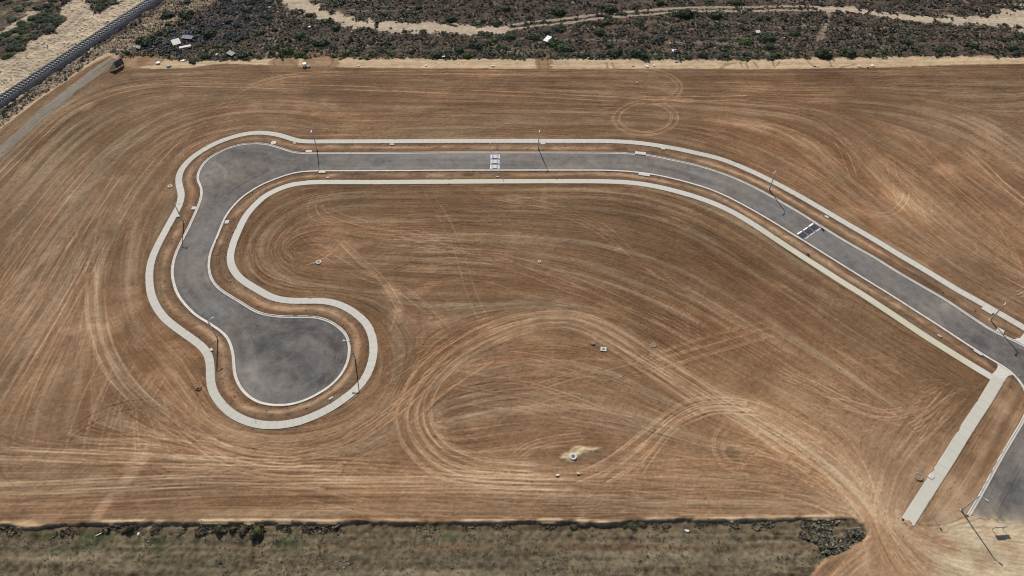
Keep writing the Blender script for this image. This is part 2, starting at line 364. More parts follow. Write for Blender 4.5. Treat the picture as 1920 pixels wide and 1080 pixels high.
# pale scraped patches: centre, half length, half width (m), heading (deg, ground), strength
PATCH = [((640, 470), 6, 3.5, 30, .16), ((620, 445), 5, 3, 10, .14), ((590, 200), 9, 4, 25, .12), ((620, 215), 7, 3, 5, .12), ((550, 195), 12, 3.5, 0, .10), ((330, 355), 3, 2, 40, .12), ((735, 545), 3.4, 1.8, -40, .28), ((790, 545), 4, 1.6, 30, .16), ((745, 590), 1.8, 3, 0, .22),
 ((1060, 850), 8, 3.5, 5, -.06), ((1560, 770), 7, 4, -30, .10), ((1700, 380), 9, 4, -40, .16), ((1770, 318), 3.5, 2.5, 0, .22), ((1620, 400), 7, 2, -15, .14), ((1690, 250), 8, 3, -35, .12), ((1480, 260), 14, 2.2, -28, .14), ((1400, 232), 12, 1.6, -12, .14), ((1545, 290), 10, 3, -45, .10), ((1690, 690), 5, 2, -35, .06),
 ((250, 880), 1.6, 5, -12, .24), ((190, 955), 1.2, 4, -14, .26), ((310, 690), 4, 6, 0, .14), ((355, 650), 5, 3, 0, .12), ((230, 595), 10, 2.0, 60, .10), ((245, 548), 3, 2, 0, .16), ((150, 615), 5, 1.6, 10, .14), ((270, 825), 4, 2.5, 0, .12), ((90, 480), 10, 1.4, 58, .10), ((150, 360), 8, 1.2, 55, .12), ((1000, 880), 30, 2.2, 0, .10), ((700, 895), 30, 2.0, 0, .08), ((1450, 800), 14, 4, -36, .10),
 ((980, 760), 9, 1.8, 0, .08), ((900, 790), 4, 2, 0, .14), ((1040, 918), 4, 1.3, 0, .14), ((1480, 745), 4, 3, 0, .10), ((1730, 745), 5, 4, 0, .12), ((1600, 880), 6, 4, -40, .10), ((1120, 585), 6, 2.5, 10, .14), ((1060, 640), 9, 1.4, -4, .12), ((835, 600), 7, 1.5, 6, .12), ((850, 690), 12, 2.2, 8, .10), ((1480, 650), 6, 2, -35, .08), ((1540, 548), 3, 1.8, -30, .12), ((1580, 570), 5, 1.2, -32, .08),
 ((1240, 475), 10, 2, -25, -.05), ((360, 180), 8, 2, 10, .08), ((330, 178), 2, 3, 0, .12), ((165, 200), 1.5, 2.5, -30, .2), ((25, 620), 6, 8, 60, .08), ((1020, 370), 1.2, 6, 0, .10), ((1330, 760), 16, 2.5, -34, .10), ((1640, 940), 7, 4, -50, .12), ((1560, 910), 10, 3, -38, .10), ((730, 770), 6, 3, 30, .08)]
for (p, a, b, hd, s) in PATCH:
    x, y = G(*p); c, s_ = math.cos(R(hd)), math.sin(R(hd))
    u = (GX - x) * c + (GY - y) * s_; v = -(GX - x) * s_ + (GY - y) * c
    r = np.sqrt((u / a) ** 2 + (v / b) ** 2) + n_mid * 0.10 + L_mid * .06
    dry += s * smoothstep(1.15, 0.45, r)

# ---- wheel tracks: (line, lateral offsets of each rut in m, half width, lightening, rut depth, tread)
height = np.zeros((NY, NX), np.float32)
trackmask = np.zeros((NY, NX), np.float32)
PAIR = (-.95, .95)
def many(n, spread, seed):
    r_ = random.Random(seed)
    return tuple(r_.uniform(-spread, spread) for _ in range(n))
TRACKS = [
 ([(-60, 395), (0, 330), (40, 290), (85, 245), (130, 208), (190, 181), (240, 167), (300, 159), (360, 158), (480, 161), (700, 166), (1000, 177), (1160, 185), (1400, 183)], PAIR, .26, .26, .02, 0),
 ([(440, 172), (500, 152), (540, 142), (600, 138), (720, 136), (960, 135), (1150, 131), (1215, 131), (1255, 142), (1275, 158), (1272, 172), (1255, 186), (1225, 192)], (-.95, -.45, .5, 1.0), .17, .24, .02, 0),
 ([(1209, 191), (1240, 196), (1262, 209), (1264, 225), (1250, 240), (1215, 250), (1180, 246), (1157, 232), (1155, 215), (1170, 201), (1195, 192), (1240, 190), (1300, 188)], (-.95, -.45, .5, 1.0), .17, .26, .02, 0),
 ([(1100, 905), (960, 904), (870, 897), (825, 883), (785, 853), (758, 815), (750, 780), (762, 740), (792, 695), (840, 655), (910, 616), (1000, 591), (1080, 590), (1150, 620), (1230, 672), (1320, 732), (1420, 792), (1500, 842), (1580, 905), (1630, 970)], (-1.2, -.75, .75, 1.15), .2, .24, .03, 0),
 ([(1060, 895), (960, 893), (870, 885), (820, 862), (785, 823), (771, 780), (782, 738), (818, 692), (860, 660), (920, 628), (1000, 603), (1075, 600), (1140, 628), (1220, 682), (1310, 742), (1400, 795), (1480, 850)], (-1.0, -.6, .7, 1.1), .2, .22, .03, 0),
 ([(1020, 878), (960, 874), (890, 864), (835, 838), (806, 803), (799, 772), (808, 732), (850, 682), (900, 650), (950, 628), (1010, 612), (1070, 610), (1130, 636), (1210, 690), (1300, 748)], (-.9, -.5, .6), .2, .22, .03, 0),
 ([(900, 640), (960, 612), (1040, 600), (1120, 617), (1190, 655), (1260, 698), (1340, 748), (1430, 800)], (-1.6, -1.2, .3, 1.8, 2.2), .2, .22, .03, 0),
 ([(700, 720), (740, 690), (800, 650), (880, 610)], many(5, 2.5, 1), .15, .12, .02, 0),
 ([(640, 850), (700, 812), (760, 770), (810, 725), (860, 690), (910, 660)], many(6, 3, 2), .16, .16, .02, 0),
 ([(480, 865), (560, 856), (640, 832), (700, 800), (760, 755), (800, 715)], PAIR, .18, .2, .02, 0),
 ([(1060, 905), (1137, 873), (1207, 820), (1247, 787), (1285, 762), (1325, 751), (1390, 753), (1450, 772), (1530, 815)], (-1.1, -.6, .7, 1.1), .18, .24, .03, 0),
 ([(1110, 912), (1165, 880), (1222, 833), (1258, 793), (1295, 771), (1343, 759), (1400, 762)], (-.9, -.5, .6, 1.0), .18, .24, .03, 0),
 ([(1193, 890), (1222, 848), (1262, 800), (1300, 781), (1345, 766), (1420, 772)], (-.7, .3, .7), .18, .22, .03, 0),
 ([(1372, 792), (1355, 806), (1344, 830), (1349, 855), (1365, 873), (1400, 880)], (-.95, -.55, .55, .95), .15, .2, .02, 0),
 ([(803, 345), (806, 365), (833, 410), (860, 470), (883, 547), (903, 593)], (-.95, .95), .16, .2, .02, 1),
 ([(608, 350), (588, 375), (583, 392), (596, 410), (640, 420), (720, 425), (800, 442), (900, 476), (960, 496), (1040, 530), (1120, 560), (1200, 600), (1320, 660), (1400, 700)], (-.9, .9), .17, .2, .02, 1),
 ([(618, 352), (602, 372), (598, 388), (612, 405), (660, 425), (760, 440), (860, 470), (960, 486), (1100, 535), (1200, 580)], (-.9, .9), .16, .18, .02, 0),
 ([(630, 345), (612, 365), (608, 380), (625, 400), (690, 420)], (-.9, .9), .16, .18, .02, 0),
 ([(872, 345), (905, 370), (960, 385), (1040, 397), (1095, 415), (1150, 450), (1230, 510), (1320, 580), (1420, 640), (1520, 705), (1600, 760)], (-.95, .95), .17, .2, .02, 1),
 ([(895, 348), (925, 362), (1000, 378), (1070, 398), (1140, 432), (1180, 470), (1280, 540), (1400, 610)], (-.95, .95), .16, .15, .02, 0),
 ([(560, 430), (620, 480), (680, 515), (740, 535), (790, 570), (840, 615)], (-.9, .9, .4), .15, .18, .02, 0),
 ([(640, 440), (680, 480), (720, 515), (745, 550), (760, 580)], many(5, 2.0, 4), .14, .2, .02, 0),
 ([(702, 530), (712, 548), (730, 567), (748, 585), (742, 602), (736, 620)], (-.5, .5), .14, .16, .02, 0),
 ([(820, 470), (770, 485), (735, 500)], many(5, 2.2, 5), .14, -.10, .02, 0),
 ([(640, 440), (620, 465), (600, 480), (570, 490)], many(4, 1.8, 6), .14, .14, .02, 0),
 ([(1193, 688), (1270, 662), (1350, 638), (1440, 614)], (-2.3, -1.9, -.3, .1, 1.4, 1.8), .14, .2, .02, 0),
 ([(1060, 720), (1193, 688), (1270, 660)], (-1, 1), .14, .14, .02, 0),
 ([(-60, 838), (0, 840), (180, 847), (320, 855), (480, 862), (600, 872)], (-.25, .25), .22, .26, .03, 0), ([(-60, 855), (0, 857), (120, 862), (260, 870), (480, 875), (640, 880)], (-.25, .25), .22, .26, .03, 0),
 ([(-60, 920), (0, 917), (120, 912), (250, 906), (420, 898), (560, 903), (760, 905), (1000, 900)], (-1.1, -.6, .6, 1.1), .2, .2, .02, 0),
 ([(-60, 938), (0, 935), (200, 930), (420, 918), (600, 915), (900, 912), (1200, 920)], PAIR, .22, .16, .02, 0),
 ([(172, 500), (171, 560), (180, 630), (205, 690), (250, 740), (310, 790), (400, 838), (480, 862), (560, 870)], (-1.1, -.7, .7, 1.1), .18, .22, .03, 0),
 ([(192, 490), (190, 570), (202, 640), (232, 700), (282, 755), (350, 800), (430, 842), (520, 858)], (-1.1, -.7, .7), .18, .2, .03, 0),
 ([(330, 230), (400, 203), (470, 185)], (-.9, .9), .15, .18, .02, 0), ([(210, 430), (260, 345), (330, 265), (380, 225), (430, 190), (500, 150)], (-.9, .9), .15, .2, .02, 0),
 ([(0, 540), (70, 440), (130, 360), (190, 300), (260, 262)], (-.9, .9), .2, .2, .02, 0), ([(-20, 700), (40, 610), (100, 520), (160, 420), (220, 330)], (-.9, .9), .2, .2, .02, 0), ([(0, 790), (60, 690), (120, 590), (180, 480)], (-.9, .9, 2), .22, .18, .02, 0),
 ([(0, 470), (60, 400), (120, 330), (180, 275)], (-.9, .9), .2, .16, .02, 0), ([(40, 860), (55, 780), (80, 710), (110, 650)], many(4, 2, 8), .16, .16, .02, 0), ([(150, 860), (165, 800), (185, 740), (215, 680)], many(6, 4, 9), .15, .16, .02, 0), ([(215, 860), (240, 800), (255, 760), (290, 700)], many(6, 4, 10), .14, .14, .02, 0), ([(260, 860), (255, 800), (250, 740)], many(4, 3, 11), .14, .14, .02, 0), ([(320, 860), (300, 800), (285, 760)], many(5, 3, 12), .14, .13, .02, 0),
 ([(75, 880), (100, 850), (150, 800), (220, 765), (300, 755)], (-.9, .9), .16, -.14, .03, 0), ([(5, 850), (8, 880), (20, 900), (40, 910)], (-.6, .6), .2, -.1, .02, 0), ([(88, 900), (85, 880), (95, 860)], (-.7, .7, 1.2), .2, -.1, .02, 0), ([(115, 908), (108, 890), (108, 865)], (-.6, .6), .2, -.1, .02, 0), ([(155, 905), (158, 880), (152, 860)], (-.8, .8), .18, -.1, .02, 0), ([(225, 905), (205, 890), (185, 865)], (-.8, .8), .18, -.1, .02, 0), ([(305, 905), (280, 890), (268, 875)], (-.7, .7), .18, -.12, .02, 0), ([(330, 905), (312, 890), (295, 880)], (-.5, .5), .18, -.12, .02, 0),
 ([(1450, 760), (1520, 820), (1580, 890), (1620, 950), (1650, 1000)], many(9, 4.5, 13), .16, .16, .02, 1), ([(1390, 790), (1470, 835), (1560, 900), (1630, 965)], many(8, 4.5, 14), .16, .14, .02, 1), ([(1520, 760), (1570, 810), (1610, 870), (1635, 940)], (-1, 1), .16, .2, .02, 1),
 ([(1800, 750), (1740, 800), (1690, 850), (1660, 910), (1650, 960), (1665, 1010), (1720, 1080)], (-1, 1), .17, .2, .02, 1), ([(1760, 790), (1710, 830), (1672, 880), (1655, 940)], (-.9, .9), .15, .16, .02, 1), ([(1780, 730), (1745, 775), (1715, 820)], (-.9, .9, 1.8), .15, .14, .02, 0),
 ([(1350, 880), (1450, 890), (1540, 915), (1620, 960)], many(6, 3.5, 15), .15, .12, .02, 1), ([(1200, 905), (1330, 905), (1450, 920), (1580, 960)], many(6, 2.6, 16), .15, .12, .02, 1), ([(900, 905), (1100, 893), (1300, 880), (1400, 878)], many(6, 2.2, 17), .15, .14, .02, 1), ([(560, 860), (700, 868), (860, 880), (1000, 888)], many(7, 2.6, 18), .15, .08, .025, 1),
 ([(1440, 690), (1530, 725), (1610, 765), (1660, 778), (1695, 772)], (-1, -.5, .5, 1), .16, .2, .03, 0), ([(1690, 765), (1715, 775), (1728, 790), (1712, 800)], (-.9, -.3, .3, .9), .16, .16, .04, 0), ([(1500, 745), (1600, 760), (1650, 775), (1690, 790)], (-1, 1), .16, .2, .03, 0),
 ([(1740, 620), (1800, 650), (1860, 690)], (-1, 1), .14, .1, .02, 0),
 ([(1440, 205), (1520, 222), (1555, 245), (1580, 280), (1600, 330)], (-.9, .9), .2, .16, .02, 0), ([(1370, 225), (1450, 238), (1520, 262), (1560, 300)], (-.9, .9), .2, .16, .02, 0), ([(1300, 230), (1400, 265), (1500, 310), (1600, 370)], (-.9, .9), .18, .14, .02, 0), ([(1240, 250), (1350, 280), (1450, 320), (1560, 385)], (-.9, .9), .18, .16, .02, 0), ([(1560, 360), (1620, 395), (1660, 402), (1690, 385), (1700, 360)], (-.6, .6), .2, .14, .02, 0),
 ([(1800, 270), (1840, 305), (1880, 345), (1930, 385)], (-.9, .9), .3, .26, .03, 0), ([(1680, 230), (1740, 290), (1800, 350), (1880, 410)], (-1, 1), .2, .14, .02, 0), ([(1760, 440), (1800, 470), (1830, 470), (1800, 440)], (-.8, .8), .15, .1, .02, 0), ([(1880, 545), (1905, 553), (1930, 540)], (-1.2, -.6, .2, .8), .16, .18, .03, 0), ([(1850, 400), (1880, 440), (1915, 520)], many(4, 2, 19), .14, .1, .02, 0),
 ([(860, 255), (880, 235), (900, 215), (920, 205)], (-.9, .9), .14, .14, .02, 1), ([(880, 255), (920, 240), (955, 225)], (-.7, .7), .14, .14, .02, 0),
 ([(640, 345), (600, 356), (560, 366), (520, 384), (490, 412), (465, 450), (458, 490), (480, 525), (540, 548)], many(9, 3.2, 20), .14, .12, .02, 0),
 ([(460, 500), (490, 530), (550, 548), (640, 555), (720, 590), (760, 650)], many(8, 2.6, 21), .13, -.10, .025, 0),
 ([(780, 520), (900, 510), (1000, 540), (1100, 560)], many(6, 3, 22), .13, .12, .02, 0), ([(700, 640), (800, 640), (900, 640)], (-1, 1), .13, .14, .01, 0),
 ([(840, 720), (960, 735), (1100, 700), (1200, 710)], many(7, 4, 23), .14, .12, .02, 0), ([(860, 700), (960, 690), (1080, 720), (1240, 790)], many(7, 4, 24), .14, .12, .02, 0), ([(850, 770), (950, 750), (1060, 775), (1180, 800)], many(6, 3, 25), .14, .11, .02, 0), ([(960, 870), (980, 845), (1020, 830), (1090, 820)], (-1, -.4, .4, 1), .14, .16, .02, 0),
 ([(1700, 1000), (1780, 1050), (1860, 1090)], many(8, 4, 26), .14, .1, .02, 1), ([(1620, 1010), (1570, 1045), (1530, 1085)], many(8, 3, 27), .14, .14, .03, 0),
 ([(330, 780), (420, 846), (520, 870), (640, 868)], many(7, 2.4, 28), .15, .12, .02, 0), ([(1640, 600), (1720, 650), (1800, 700)], many(6, 3, 29), .13, .10, .02, 0), ([(1150, 380), (1280, 420), (1400, 480), (1500, 545), (1600, 620)], many(7, 4, 30), .13, -.08, .025, 0), ([(1200, 520), (1320, 580), (1440, 650), (1560, 730)], many(9, 4, 31), .13, .10, .02, 1), ([(1040, 480), (1180, 520), (1300, 580), (1420, 650)], many(7, 4, 32), .13, .10, .02, 1),
]
for (px, offs, hw, light, depth, tread) in TRACKS:
    hw = hw * .78
    base = smooth_line(GP(px), 1.0, 1.2)
    for o in offs:
        Q = offset(base, o)
        D, S = dist_line(Q, 1.2, True)
        fade = np.clip(S / 3.0, 0, 1)
        brk = 0.62 + 0.38 * np.sin(S * 0.21 + o * 5) * np.sin(S * 0.083 + o) + n_mid * 0.12
        core = smoothstep(hw + .12, max(hw - .08, 0.02), D) * fade * np.clip(brk, .1, 1.2)
        if tread:
            core = core * (0.7 + 0.3 * np.sin(S * 2 * np.pi / 0.9))
        trackmask = np.where(np.abs(core * light) > np.abs(trackmask), core * light, trackmask)
        berm = np.exp(-((D - hw - .22) / .14) ** 2) * fade
        height -= core * depth * 1.5
        height += berm * depth * 0.8 * np.clip(brk, .1, 1.2)

# ---- single wheel passes: thousands of thin ruts that follow the grading, some crossing it
def passes(n, seed, dev, amp, step=.15, L=(10, 60), pair=True, bend=0):
    r_ = np.random.default_rng(seed)
    x = r_.uniform(X0, X1, n); y = r_.uniform(38, 178, n)
    keep = np.abs(x) < .4815 * y + 75
    x, y = x[keep], y[keep]; n = len(x)
    ln = r_.uniform(L[0], L[1], n); a_ = amp * r_.uniform(.35, 1.0, n) * np.where(r_.random(n) < .62, 1, -.8)
    da_ = r_.normal(0, dev, n); cur = r_.normal(0, bend or (.006 if dev < .3 else .02), n)
    i = np.clip(((x - X0) / CELL).astype(int), 0, NX - 1); j = np.clip(((y - Y0) / CELL).astype(int), 0, NY - 1)
    flip = np.where(r_.random(n) < .5, 1, -1)
    dx, dy = FX[j, i] * flip, FY[j, i] * flip
    idx_all, w_all, d_all = [], [], []
    free = ~(verge | M_road)
    for k in range(int(L[1] / step)):
        i = np.clip(np.rint((x - X0) / CELL).astype(int), 0, NX - 1); j = np.clip(np.rint((y - Y0) / CELL).astype(int), 0, NY - 1)
        fx_, fy_ = FX[j, i], FY[j, i]
        f = np.where(fx_ * dx + fy_ * dy < 0, -1, 1)
        dx, dy = fx_ * f, fy_ * f
        th = da_ + cur * k * step
        c, s_ = np.cos(th), np.sin(th)
        hx, hy = dx * c - dy * s_, dx * s_ + dy * c
        x = x + hx * step; y = y + hy * step
        t_ = k * step / ln
        env = np.clip(np.minimum(t_ * 6, (1 - t_) * 6), 0, 1) * free[j, i]
        for o in ((-.92, .92) if pair else (0,)):
            px_ = (x - hy * o - X0) / CELL; py_ = (y + hx * o - Y0) / CELL
            i0 = np.floor(px_).astype(int); j0 = np.floor(py_).astype(int)
            u_, v_ = px_ - i0, py_ - j0
            ok = (env > 0) & (i0 >= 0) & (i0 < NX - 1) & (j0 >= 0) & (j0 < NY - 1)
            for di, dj, w in ((0, 0, (1 - u_) * (1 - v_)), (1, 0, u_ * (1 - v_)), (0, 1, (1 - u_) * v_), (1, 1, u_ * v_)):
                idx_all.append(((j0 + dj) * NX + i0 + di)[ok]); w_all.append((w * env * a_)[ok]); d_all.append((w * env)[ok])
    idx = np.concatenate(idx_all)
    A = np.bincount(idx, np.concatenate(w_all), NX * NY).reshape(NY, NX).astype(np.float32) * step / CELL
    B = np.bincount(idx, np.concatenate(d_all), NX * NY).reshape(NY, NX).astype(np.float32) * step / CELL
    return A, B
pA, pB = passes(2600, 41, .07, .15)
pC, pD = passes(620, 42, .5, .14, L=(6, 26))
pE, pF = passes(2200, 43, .03, .13, L=(6, 40), pair=False)
pG, pH = passes(900, 44, 1.0, .15, L=(3, 13), pair=True, bend=.09)
ruts = np.clip(pA + pC + pE + pG, -.28, .34)
pF = pF + pH
height -= .026 * np.clip(pB + pD + pF, 0, 1.6)

# ---- direction along the kerb, for streaks of the verges and the carriageway
rx = np.gradient(fft_blur(D_kerb, 3), axis=1); ry = np.gradient(fft_blur(D_kerb, 3), axis=0)
ra = np.arctan2(ry, rx) + np.pi / 2
da = fft_blur(np.cos(2 * ra) * np.minimum(D_kerb, 4), 8); db = fft_blur(np.sin(2 * ra) * np.minimum(D_kerb, 4), 8)
ra2 = np.arctan2(db, da) * .5
R_fine, R_broad = lic([w0, w1], np.cos(ra2).astype(np.float32), np.sin(ra2).astype(np.float32), 26, 1.5)

# ---- soil colour
def lin(r, g, b, k=1.22):
    c = np.array([r, g, b], float) / 255
    return np.where(c <= .04045, c / 12.92, ((c + .055) / 1.055) ** 2.4) / k
def srgb_col(r, g, b, k=1.22):
    return tuple(lin(r, g, b, k)) + (1.0,)
calm = np.clip(.75 + .35 * cloud(28), .25, 1.25)     # some ground is smooth, some freshly raked
grit = unit(fft_blur(rng.standard_normal((NY, NX)).astype(np.float32), .55))
t = dry + .008 + 0.022 * L_broad * calm + 0.062 * L_fine * calm + 0.022 * L_mid * calm + 0.032 * n_big + 0.026 * cloud(6) + 0.026 * cloud(13) + 0.024 * n_fine + .026 * grit + np.clip(trackmask * 1.7, -.3, .42) + ruts * calm
t = np.clip(t, 0.0, 1.12)[..., None]
dark, midc, light, pale = lin(88, 66, 46), lin(128, 98, 71), lin(172, 136, 104), lin(205, 174, 138)
def ramp(t):
    a = np.clip(t / .38, 0, 1); b = np.clip((t - .38) / .36, 0, 1); c = np.clip((t - .74) / .34, 0, 1)
    return dark + (midc - dark) * a + (light - midc) * b + (pale - light) * c
col = ramp(t)
red = np.clip(L_red * .5 + n_huge * .3, -1.5, 1.5)[..., None]
west = smoothstep(-30, -110, GX)[..., None]          # the western sweeps are a more olive soil
col = col * (1 + red * np.array([.035, -.01, -.05])) * (1 + west * np.array([-.04, .02, .07]))
# verge strips: raked fill, pale down the middle, darker against the concrete
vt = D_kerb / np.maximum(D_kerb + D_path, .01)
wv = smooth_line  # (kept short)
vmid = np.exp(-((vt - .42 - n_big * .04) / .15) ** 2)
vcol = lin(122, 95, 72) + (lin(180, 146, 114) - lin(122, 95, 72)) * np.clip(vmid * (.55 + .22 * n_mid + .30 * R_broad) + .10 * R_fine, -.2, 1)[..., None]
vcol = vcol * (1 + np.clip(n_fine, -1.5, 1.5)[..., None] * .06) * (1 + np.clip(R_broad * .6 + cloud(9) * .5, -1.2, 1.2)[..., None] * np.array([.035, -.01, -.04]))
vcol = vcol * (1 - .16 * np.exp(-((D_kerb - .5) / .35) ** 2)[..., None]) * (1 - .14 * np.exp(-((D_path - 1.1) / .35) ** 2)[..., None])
vb = fft_blur(verge.astype(np.float32), 1.0)[..., None]
sv = lin(128, 99, 73) + (lin(184, 152, 120) - lin(128, 99, 73)) * np.clip(.42 + .16 * L_broad + .10 * n_mid + .12 * L_fine, 0, 1)[..., None]
svm = fft_blur((side_verge_poly).astype(np.float32), 1.5)[..., None]
vcol = vcol * (1 - svm) + sv * svm
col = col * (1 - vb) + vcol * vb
# soil darker along the outer edge of the footpath
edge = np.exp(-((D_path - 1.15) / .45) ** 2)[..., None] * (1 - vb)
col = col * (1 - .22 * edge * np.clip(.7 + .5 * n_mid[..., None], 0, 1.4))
# strips and outer zones
def put(mask, c, soft=1.0):
    global col
    m = np.clip(fft_blur(mask.astype(np.float32), soft), 0, 1)[..., None]
    col = col * (1 - m) + c * m
v1 = np.clip(n_mid, -2, 2)[..., None]; v2 = np.clip(n_fine, -2, 2)[..., None]; v3 = np.clip(n_big, -2, 2)[..., None]
sand = lin(196, 170, 136) * (1 + .05 * v1 + .05 * v2)
strip_streak = unit(fft_blur(rng.standard_normal((NY, NX)).astype(np.float32), 14, 1.0))[..., None]
put(M_strip, sand * (1 + .05 * strip_streak), .8)
heath_c = lin(86, 74, 64) * (1 + .10 * v3 + .16 * v2) + (lin(138, 120, 100) - lin(86, 74, 64)) * np.clip(v1 * .5 - .25 + v2 * .25, 0, 1)
put(M_scrub_all, heath_c, .8)
put(M_scrub_all & RIGHT_SAND, lin(150, 130, 108) * (1 + .14 * v1 + .16 * v2), 1.0)
put(M_scrub_all & LEFT_SAND, lin(188, 170, 144) * (1 + .07 * v1 + .08 * v2 + .06 * v3), 1.0)
col = col * (1 - sand_track[..., None] * M_scrub_all[..., None]) + lin(190, 172, 147) * (1 + .06 * v1 + .07 * v2) * sand_track[..., None] * M_scrub_all[..., None]
# wheel ruts in the western sand
for px in ([(-20, 140), (40, 108), (100, 68), (150, 28), (180, 0)], [(10, 142), (60, 110), (118, 66), (160, 30), (196, -4)], [(30, 112), (60, 92), (90, 78)]):
    D = dist_line(offset(smooth_line(GP(px), 1, 2), 0), 1.5)
    col *= (1 - .22 * smoothstep(.5, .1, D + n_mid * .1) * LEFT_SAND)[..., None]
gband = (smoothstep(2.15, 1.45, D_gravel + n_mid * .22 + n_fine * .12) * (.9 + .1 * n_big) * smoothstep(190, 176, GY))[..., None]
gband = np.clip(gband, 0, 1)
olive = smoothstep(8.0, 5.0, D_gravel + n_mid * .3)[..., None] * (RD > 3)[..., None] * 0
col = col * (1 - gband) + lin(138, 131, 119) * (1 + .05 * L_fine[..., None] + .05 * v2 + .03 * v3) * gband
gedge = np.exp(-((D_gravel - 2.2) / .35) ** 2)[..., None]
col *= 1 - .22 * gedge * (GY < 176)[..., None]
# paddock
D_pade_pre = dist_line(smooth_line(GP(PADDOCK[1:26]), .5, .4), 6.0)
rows = unit(fft_blur(rng.standard_normal((NY, NX)).astype(np.float32), 30, 1.2))[..., None]
pad = lin(108, 95, 75) * (1 + .06 * rows + .08 * v1 + .20 * v2 + .14 * grit[..., None] + .10 * unit(fft_blur(rng.standard_normal((NY, NX)).astype(np.float32), 5, .5))[..., None])
padpatch = np.clip(v3 * .6 + .1, 0, 1)
pad = pad * (1 - .55 * padpatch) + lin(96, 88, 70) * (1 + .20 * v2) * .55 * padpatch
rust = np.exp(-((GY - G(960, 1026)[1]) / .5) ** 2)[..., None] * np.clip(.6 + .5 * strip_streak, 0, 1) * smoothstep(-60, -10, GX)[..., None]
near_bank = np.exp(-np.clip(D_pade_pre, 0, 6) / 1.6)[..., None]
pad = pad * (1 - .35 * near_bank) + lin(140, 120, 92) * (1 + .2 * v2) * .35 * near_bank
pad = pad * (1 - .6 * rust) + lin(122, 88, 58) * .6 * rust
green = np.zeros((NY, NX), np.float32)
for (p, a, b) in (((160, 1012), 4.0, 2.0), ((285, 1015), 2.5, 1.4), ((540, 1012), 3.6, 1.6), ((590, 1000), 3, 1.0), ((90, 1003), 3, 1), ((100, 1035), 2, 1), ((840, 1000), 1.6, .8)):
    x, y = G(*p); green = np.maximum(green, smoothstep(1.3, .3, np.hypot((GX - x) / a, (GY - y) / b) + n_mid * .3))
pad = pad * (1 - .6 * green[..., None]) + lin(58, 76, 44) * (1 + .2 * v2) * .6 * green[..., None]
put(M_pad, pad, .6)
# pale sandy crest with sunlit tone painted in; painted shade along the bank foot
PADE = smooth_line(GP(PADDOCK[1:26]), .5, .4)
D_pade = dist_line(PADE, 6.0)
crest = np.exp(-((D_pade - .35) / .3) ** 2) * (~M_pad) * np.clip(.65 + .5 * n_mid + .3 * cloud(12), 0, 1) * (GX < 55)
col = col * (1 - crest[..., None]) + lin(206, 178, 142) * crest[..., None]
toe_shade = np.exp(-((D_pade - .75) / .55) ** 2) * M_pad * (GX < 58)
col = col * (1 - .6 * toe_shade[..., None]) + lin(92, 74, 56) * (1 + .2 * v2) * .6 * toe_shade[..., None]
x, y = G(52, 982)
pp = smoothstep(1.2, .5, np.hypot((GX - x) / 2.6, (GY - y) / 1.0) + n_mid * .2)[..., None] * (~M_pad)[..., None]
col = col * (1 - pp) + lin(196, 166, 126) * pp
# pale sandy end of the cross street
ENT = poly_mask(GP([(1745, 992), (1812, 962), (1840, 966), (1863, 968), (1920, 978), (2100, 1000), (2100, 1300), (1800, 1300), (1775, 1090), (1752, 1040)]))
entm = np.clip(fft_blur(wobble(ENT, 4).astype(np.float32), 5) * (.8 + .25 * n_mid) + .10 * L_broad * (D_end > 1.5), 0, 1)[..., None]
crush = lin(202, 184, 152) * (1 + .05 * v1 + .05 * v2) * (1 + .05 * np.clip(v3, -1, 1) * np.array([.2, 0, -.4]))
col = col * (1 - .85 * entm) + crush * .85 * entm
# sandy mound round the access shaft
MOUND = poly_mask(GP([(1052, 860), (1058, 853), (1066, 847), (1077, 841), (1090, 838.5), (1110, 838.5), (1134, 840), (1120, 844), (1104, 849), (1093, 856), (1084, 862), (1072, 865), (1060, 863)]))
mm = np.clip(fft_blur(wobble(MOUND, 1.6).astype(np.float32), 1.1), 0, 1)
col = col * (1 - mm[..., None]) + lin(198, 176, 140) * (1 + .06 * v2 + .05 * v1) * mm[..., None]
# green weeds in one rut
x, y = G(1372, 850)
wg = smoothstep(1.2, .3, np.hypot((GX - x) / 1.6, (GY - y) / 1.0) + n_mid * .3)[..., None]
col = col * (1 - .45 * wg) + lin(84, 84, 56) * .45 * wg
x, y = G(1722, 897)
wg = smoothstep(1.2, .3, np.hypot((GX - x) / 1.0, (GY - y) / .9) + n_mid * .2)[..., None]
col = col * (1 - .5 * wg) + lin(92, 82, 62) * .5 * wg
